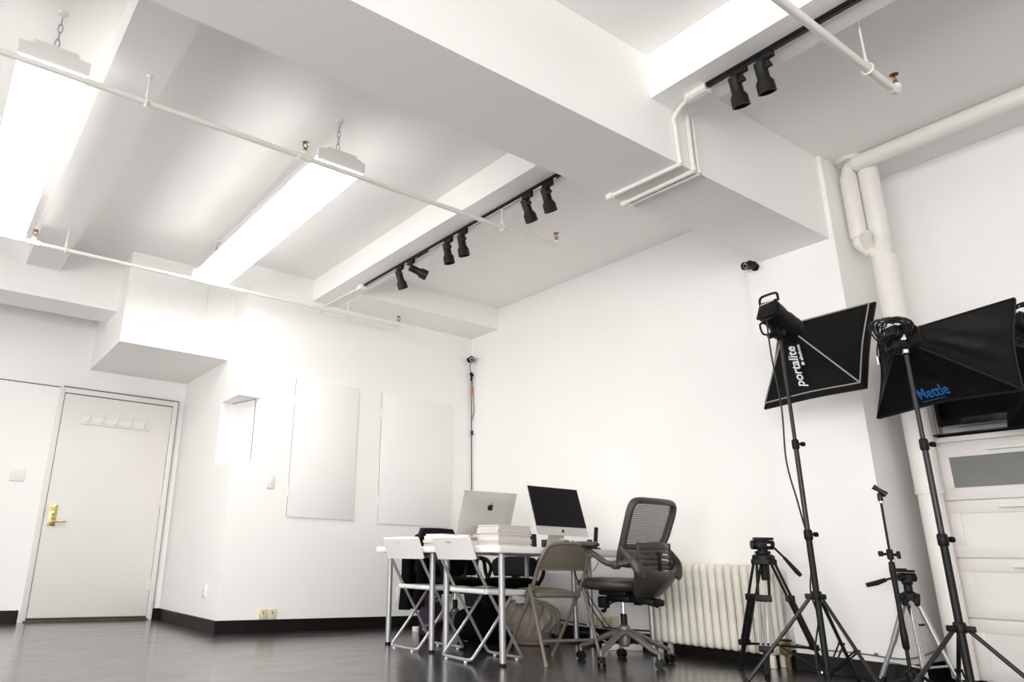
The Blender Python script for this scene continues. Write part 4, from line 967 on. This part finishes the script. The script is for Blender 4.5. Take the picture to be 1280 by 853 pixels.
# softbox 2 with its lamp head, cable bundle and lettering
e2 = (-101.15, -16.8, -1.35); c2 = (4.269, 1.438, 1.659); d2 = .27
t, P, M_ = softbox('softbox', c2, e2, .70, .50, d2, .016, FAB, 'wide wrinkled black softbox with blue lettering in front of the white cabinet', .026)
n2 = V((-.783, .135, -.607)).normalized(); X2 = (V((4.148, 1.391, 1.471))-V((4.179, 1.543, 1.465))).normalized(); U2 = n2.cross(X2)
if U2.z < 0: U2 = -U2
off2 = .014
text_on(t, 'Mettle', BINK, .084, V((4.1775, 1.532, 1.466))+n2*off2, X2, U2, 0, 'lettering', .001, .0006, .70)
q = V((4.181, 1.525, 1.452))+n2*off2
b = MB(); b.faces([q, q+X2*.115, q+X2*.115+U2*.003, q+U2*.003], [(0, 1, 2, 3)]); obj('lettering_underline', b, BINK, t)
b = MB()
for k in range(4):
    x0, z0 = cs[k]; b.tube([P(x0*.35, -.004, z0*.25), P(x0*.055, -d2-.004, z0*.055)], .0045, 8)
for k in range(4):
    (x0, z0), (x1, z1) = cs[k], cs[(k+1) % 4]
    b.tube([rimpt(x0, z0, x1, z1, u/12, .70, .50, .026, .001) for u in range(13)], .005, 8)
obj('seam_piping', b, BLK, t)
n_s2 = (M_ @ V((0, 1, 0))); apex2 = V(c2)-n_s2*d2
t, bk = flash('small black flash head behind the blue-lettered softbox', apex2-n_s2*.01, n_s2, .10, .036, False)
b = MB(); b.lathe([(.013, 0), (.015, .004), (.015, .022), (.012, .026)], (3.95, 1.476, 1.652), (0, 0, 1), 16); b.box((3.952, 1.477, 1.735), (.03, .034, .03), None, .004); tag(obj('stand_adapter', b, CHROME), 'small shiny adapter on top of the stand in front of the cabinet', 'bracket')
b = MB(); b.box((3.955, 1.478, 1.70), (.022, .026, .06), None, .004); b.cyl((3.93, 1.47, 1.70), (3.98, 1.485, 1.70), .011, seg=12); tag(obj('swivel_bracket', b, BLK), 'black swivel bracket between the small flash head and its stand', 'bracket')
b = MB(); random.seed(11)
ctr = apex2-n_s2*.05+V((0, 0, .05)); sd = n_s2.cross(V((0, 0, 1))).normalized()
for k in range(11):
    rr = .055+.03*random.random(); ph = random.random()*6; pts = []
    for q in range(20):
        a = 2*PI*q/20; pts.append(ctr+sd*(-.03-rr*1.15*math.cos(a)*(-1))+V((0, 0, 1))*(rr*.75*math.sin(a)-.01+.012*math.sin(a*2+ph))+n_s2*(.02*math.sin(a*3+ph)+(k-5)*.006))
    b.tube(pts, .0042, 6, closed=True)
b.tube(smooth([ctr-sd*.06, ctr-sd*.10-V((0, 0, .02)), ctr-sd*.125-V((0, 0, .08)), ctr-sd*.13-V((0, 0, .12))], 5), .0042, 6)
tag(obj('cable_coil', b, CABLEB), 'tangled coil of black cable bundled over the small flash head', 'cable')
pl_ = ctr-sd*.13-V((0, 0, .125))
b = MB(); b.cyl(pl_, pl_-V((0, 0, .03)), .007, seg=10); b.cyl(pl_-V((0, 0, .03)), pl_-V((0, 0, .045)), .009, seg=10); tag(obj('cable_plug', b, CHROME), 'small metal plug dangling from the cable coil', 'plug')

# ------------------------------------------------------------------ video tripod
cx, cy = 4.48, 2.68
t = thing('video_tripod', 'black video tripod with pan handle standing in front of the radiator', 'tripod', (cx, cy, 0))
feet = [(4.54, 2.955), (4.215, 2.585), (4.70, 2.50)]
C3 = V((cx, cy, 0))
for k, (fx, fy) in enumerate(feet):
    f = V((fx, fy, .0)); u = (f-C3).normalized(); s = V((-u.y, u.x, 0))
    top = C3+u*.05+V((0, 0, .655)); kn = top.lerp(f+V((0, 0, .03)), .34); k2 = top.lerp(f+V((0, 0, .03)), .78); ft = f+V((0, 0, .03))
    b = MB(); b.tube([top+s*.032, kn+s*.032], .0085, 10); b.tube([top-s*.032, kn-s*.032], .0085, 10); b.box(kn, (.03, .088, .04), rmat(math.atan2(u.y, u.x)), .006); b.box(top, (.03, .085, .035), rmat(math.atan2(u.y, u.x)), .006)
    L_ = obj('leg', b, BLK, t)
    b = MB(); m_ = GREYM if k != 1 else SILV
    for o_ in (-.026, 0, .026): b.tube([kn+s*o_, k2+s*o_], .0075, 10)
    if k != 1: b.tube([kn, k2], .020, 12, flat=(1, 1))
    obj('leg_tubes', b, BLK if k != 1 else SILV, L_)
    b = MB(); b.box(k2, (.034, .078, .035), rmat(math.atan2(u.y, u.x)), .006); b.cyl(k2, ft, .011, seg=12); b.cyl(k2+s*.012, ft+s*.010, .007, seg=10); b.cyl(k2-s*.012, ft-s*.010, .007, seg=10); obj('lower_leg', b, BLK, L_)
    b = MB(); b.lathe([(.008, 0), (.016, .004), (.016, .016), (.006, .024)], f, (0, 0, 1), 14); b.cyl(f+V((0, 0, .02)), ft+V((0, 0, .01)), .014, .018, 12); obj('rubber_foot', b, BLKP, L_)
    b = MB(); sp_ = C3+V((0, 0, .175)); b.tube([sp_+u*.01, k2.lerp(ft, .05)+V((0, 0, .0))], .007, 8); obj('spreader', b, BLK, t)
b = MB(); b.lathe([(.05, .640), (.062, .645), (.066, .665), (.066, .69), (.055, .70)], (cx, cy, 0), (0, 0, 1), 28); obj('bowl', b, BLK, t)
b = MB(); b.lathe([(.022, .545), (.026, .55), (.026, .64), (.03, .65)], (cx, cy, 0), (0, 0, 1), 18); obj('bowl_clamp', b, BLKP, t)
b = MB(); b.lathe([(.038, .70), (.046, .705), (.046, .718), (.030, .724), (.030, .735)], (cx, cy, 0), (0, 0, 1), 24); b.box((cx, cy, .758), (.078, .075, .055), rmat(.7), .014); b.cyl((cx-.05, cy+.04, .757), (cx+.05, cy-.04, .757), .028, seg=24); b.box((cx+.01, cy-.005, .795), (.115, .065, .016), rmat(-.85), .004); b.box((cx+.005, cy, .782), (.07, .06, .02), rmat(-.85), .004)
obj('fluid_head', b, BLKP, t)
b = MB(); b.box((cx-.012, cy-.053, .757), (.020, .004, .012), rmat(-.6), 0); obj('head_marking', b, WINK, t)
b = MB(); b.tube([(cx+.035, cy-.035, .765), (cx+.085, cy-.09, .68)], .007, 10); b.tube([(cx+.083, cy-.088, .683), (cx+.125, cy-.135, .60), (cx+.138, cy-.15, .578)], [.010, .015, .012], 12); b.cyl((cx+.02, cy-.025, .765), (cx+.05, cy-.05, .765), .018, seg=14); obj('pan_handle', b, BLK, t)

# ------------------------------------------------------------------ silver photo tripod
cx, cy = 4.765, 2.0
t = thing('photo_tripod', 'small silver-legged tripod with black head beside the microphone stand', 'tripod', (cx, cy, 0))
C3 = V((cx, cy, 0))
for k, (fx, fy) in enumerate([(4.765, 2.225), (4.56, 1.905), (4.86, 1.86)]):
    f = V((fx, fy, 0)); u = (f-C3).normalized()
    top = C3+u*.03+V((0, 0, .46)); md = top.lerp(f, .5)
    b = MB(); b.tube([top, md], .0155, 14); b.tube([md, f+V((0, 0, .03))], .013, 14); L_ = obj('leg', b, SILV, t)
    b = MB(); b.tube([f.lerp(top, .09), f+V((0, 0, .001))], [.014, .017], 12); obj('rubber_foot', b, BLKP, L_)
    b = MB(); b.tube([C3+V((0, 0, .11))+u*.01, top.lerp(f, .72)], .0065, 8); obj('brace', b, SILV, t)
    b = MB(); b.box(top+V((0, 0, .005)), (.034, .036, .07), rmat(math.atan2(u.y, u.x), 0, .15), .008); obj('shoulder', b, BLKP, t)
b = MB(); b.cyl((cx, cy, .10), (cx, cy, .50), .010, seg=14); obj('centre_column', b, SILV, t)
b = MB(); b.lathe([(.03, .47), (.038, .48), (.038, .50), (.022, .51), (.022, .545), (.03, .55)], (cx, cy, 0), (0, 0, 1), 20); b.box((cx, cy, .575), (.05, .055, .06), rmat(.5), .012); b.cyl((cx-.03, cy+.025, .585), (cx+.035, cy-.03, .585), .024, seg=18); b.box((cx-.01, cy+.005, .618), (.10, .055, .014), rmat(-.75), .004); b.box((cx-.02, cy+.02, .628), (.06, .045, .01), rmat(-.75), .003)
obj('tripod_head', b, BLKP, t)
b = MB(); b.tube([(cx-.02, cy+.02, .59), (cx-.075, cy+.085, .567)], .006, 8); b.tube([(cx-.07, cy+.08, .569), (cx-.10, cy+.118, .550), (cx-.135, cy+.16, .536)], [.011, .014, .012], 12); obj('pan_handle', b, BLKP, t)
b = MB(); b.tube(smooth([(cx-.05, cy-.0, .47), (cx-.065, cy-.01, .42), (cx-.05, cy-.02, .36), (cx-.02, cy-.03, .335), (cx+.03, cy-.035, .335)], 4), .006, 8)
for k in range(3): b.box((cx-.055+.004*k, cy-.012, .43-.03*k), (.018, .01, .018), rmat(.6), .003)
obj('crank', b, BLKP, t)

# ------------------------------------------------------------------ microphone stand
mx, my = 4.42, 1.915
t = thing('microphone_stand', 'thin black microphone stand with an empty clip, in front of the silver tripod', 'microphone stand', (mx, my, 0))
b = MB(); b.cyl((mx, my, .06), (mx, my, .30), .0095, seg=14); b.cyl((mx, my, .28), (mx, my, .66), .0085, seg=14); b.cyl((mx, my, .64), (mx, my, .985), .0062, seg=12); obj('tube', b, BLK, t)
b = MB(); b.lathe([(.010, .225), (.017, .235), (.018, .30), (.014, .34), (.012, .45), (.014, .56), (.017, .62), (.015, .66), (.010, .665)], (mx, my, 0), (0, 0, 1), 18); obj('grip_sleeve', b, BLKP, t)
b = MB(); b.lathe([(.011, .675), (.016, .68), (.016, .725), (.011, .73)], (mx, my, 0), (0, 0, 1), 16); b.cyl((mx-.03, my+.035, .705), (mx+.03, my-.03, .70), .007, seg=10); b.box((mx-.028, my+.034, .705), (.025, .018, .028), rmat(-.8), .005); b.box((mx+.028, my-.03, .70), (.018, .016, .04), rmat(-.8), .005); b.cyl((mx, my, .48), (mx+.028, my-.02, .48), .009, seg=10); obj('clutch', b, BLKP, t)
b = MB(); b.lathe([(.009, 0), (.009, .012)], (mx, my, .975), (0, 0, 1), 12); obj('thread', b, CHROME, t)
b = MB(); b.lathe([(.012, .985), (.014, .99), (.014, 1.02), (.009, 1.03)], (mx, my, 0), (0, 0, 1), 14); b.tube([(mx-.012, my+.022, 1.064), (mx, my, 1.045), (mx+.018, my-.025, 1.018)], [.020, .014, .021], 14, flat=(.8, 1)); obj('microphone_clip', b, GREYM, t)
b = MB(); b.lathe([(.018, .05), (.024, .06), (.024, .12), (.012, .13)], (mx, my, 0), (0, 0, 1), 16); obj('hub', b, BLKP, t)
for k in range(3):
    a = D(128+120*k); u = V((math.cos(a), math.sin(a), 0)); p = V((mx, my, 0))
    b = MB(); b.tube([p+u*.02+V((0, 0, .09)), p+u*.24+V((0, 0, .012))], .008, 10); L_ = obj('leg', b, BLK, t)
    b = MB(); b.tube([p+u*.22+V((0, 0, .026)), p+u*.26+V((0, 0, .012))], .012, 10); obj('rubber_foot', b, BLKP, L_)

# ------------------------------------------------------------------ cable along the pilaster foot
b = MB(); b.tube(smooth([(PX-.01, 2.76, .155), (PX-.012, 2.6, .14), (PX-.012, 2.4, .142), (PX-.012, 2.2, .135), (PX-.012, 2.105, .14), (PX+.2, 2.105, .15), (PX+.45, 2.09, .19)], 6), .004, 8)
for y in (2.755, 2.28): b.box((PX-.012, y, .145), (.012, .02, .016), None, .003)
b.box((PX+.40, 2.10, .185), (.03, .014, .03), None, .003)
tag(obj('wall_cable', b, CABLEG), 'thin grey cable pinned above the dark baseboard of the pilaster', 'cable')

# ------------------------------------------------------------------ white cabinet with the television
t = thing('cabinet', 'tall white drawer cabinet with framed drawers and a frosted glass top drawer', 'cabinet', (5.38, 1.51, 0))
CX = 5.22; ya, yz = 1.905, 1.105
b = MB(); b.bb(CX+.020, 5.54, yz, ya, .03, 1.385, .002); b.bb(CX-.002, 5.545, yz-.01, ya+.006, 1.385, 1.418, .003); b.bb(CX+.05, 5.53, yz+.02, ya-.02, 0, .03); obj('body', b, CABM, t)
for k in range(4):
    z0 = .035+k*.3335; z1 = z0+.3275; fr_ = .072
    b = MB(); b.bb(CX, CX+.018, yz+.003, ya-.003, z0, z0+fr_, .0015); b.bb(CX, CX+.018, yz+.003, ya-.003, z1-fr_, z1, .0015); b.bb(CX, CX+.018, yz+.003, yz+fr_, z0+fr_, z1-fr_, .0015); b.bb(CX, CX+.018, ya-fr_, ya-.003, z0+fr_, z1-fr_, .0015)
    dw = obj('drawer', b, CABM, t)
    b = MB(); b.bb(CX+.008, CX+.017, yz+fr_, ya-fr_, z0+fr_, z1-fr_); obj('glass_panel' if k == 3 else 'drawer_panel', b, FROST if k == 3 else CABM, dw, **({'label': 'greenish grey frosted glass panel'} if k == 3 else {}))
    b = MB(); zz = z1-.038; b.bb(CX-.028, CX-.014, 1.38, 1.62, zz-.010, zz+.010, .004); b.cyl((CX, 1.41, zz), (CX-.02, 1.41, zz), .006, seg=10); b.cyl((CX, 1.59, zz), (CX-.02, 1.59, zz), .006, seg=10); obj('handle', b, WPL, dw)
t = thing('television', 'flat black television on a dark glass stand on top of the white cabinet', 'television', (5.38, 1.45, 1.419))
b = MB(); b.bb(CX-.005, 5.52, .98, 1.90, 1.432, 1.440, .002); b.bb(CX+.05, CX+.08, 1.86, 1.89, 1.419, 1.432); b.bb(5.45, 5.48, 1.86, 1.89, 1.419, 1.432); b.bb(CX+.05, CX+.08, 1.0, 1.03, 1.419, 1.432); b.bb(5.45, 5.48, 1.0, 1.03, 1.419, 1.432); obj('glass_base', b, GLASSD, t)
b = MB(); b.bb(5.36, 5.42, 1.40, 1.44, 1.440, 1.56, .004); obj('neck', b, BLKP, t)
b = MB(); b.bb(5.33, 5.40, .93, 1.895, 1.505, 2.06, .006); obj('screen_body', b, TVB, t)
b = MB(); b.bb(5.326, 5.331, .955, 1.87, 1.545, 2.035); obj('screen', b, SCRN, t)
b = MB(); b.bb(5.328, 5.402, 1.896, 1.912, 1.44, 2.06, .003); obj('side_speaker_strip', b, STEEL, t, label='silver grey strip on the side')
# third softbox and flash at the right edge of the frame
t, P, M_ = softbox('softbox', (4.98, 1.10, 1.62), (-84, -8, 3), .62, .50, .30, .04, DARKF, 'plain black softbox behind the blue-lettered one, over the cabinet top', .02)
t, bk = flash('black flash head with coiled cable at the right edge, beside the wide softbox', (4.62, 1.12, 1.82), (.96, -.2, -.2), .16, .045, False)
b = MB(); random.seed(5)
for k in range(6):
    rr = .05+.015*random.random(); ph = random.random()*6
    b.tube([(4.56+.02*math.sin(3*a+ph), 1.15+rr*math.cos(a)+.01*k-.03, 1.90+rr*.9*math.sin(a)) for a in [2*PI*q/18 for q in range(18)]], .004, 6, closed=True)
tag(obj('cable_coil', b, CABLEB), 'coil of thin black cable at the right edge above the plain flash head', 'cable')
light_stand('black light stand at the right edge carrying the plain softbox, partly outside the picture', (4.55, 1.13), .60, 1.78, .45, 60, .10, (.85, 1.3, 1.775))

# ------------------------------------------------------------------ render settings
W = bpy.data.worlds.new('world'); S.world = W; W.use_nodes = True
W.node_tree.nodes['Background'].inputs['Color'].default_value = (1, 1, 1, 1); W.node_tree.nodes['Background'].inputs['Strength'].default_value = 1.0
S.view_settings.view_transform = 'Standard'; S.view_settings.look = 'None'; S.view_settings.gamma = 1; S.view_settings.use_curve_mapping = False
S.view_settings.exposure = 0.14
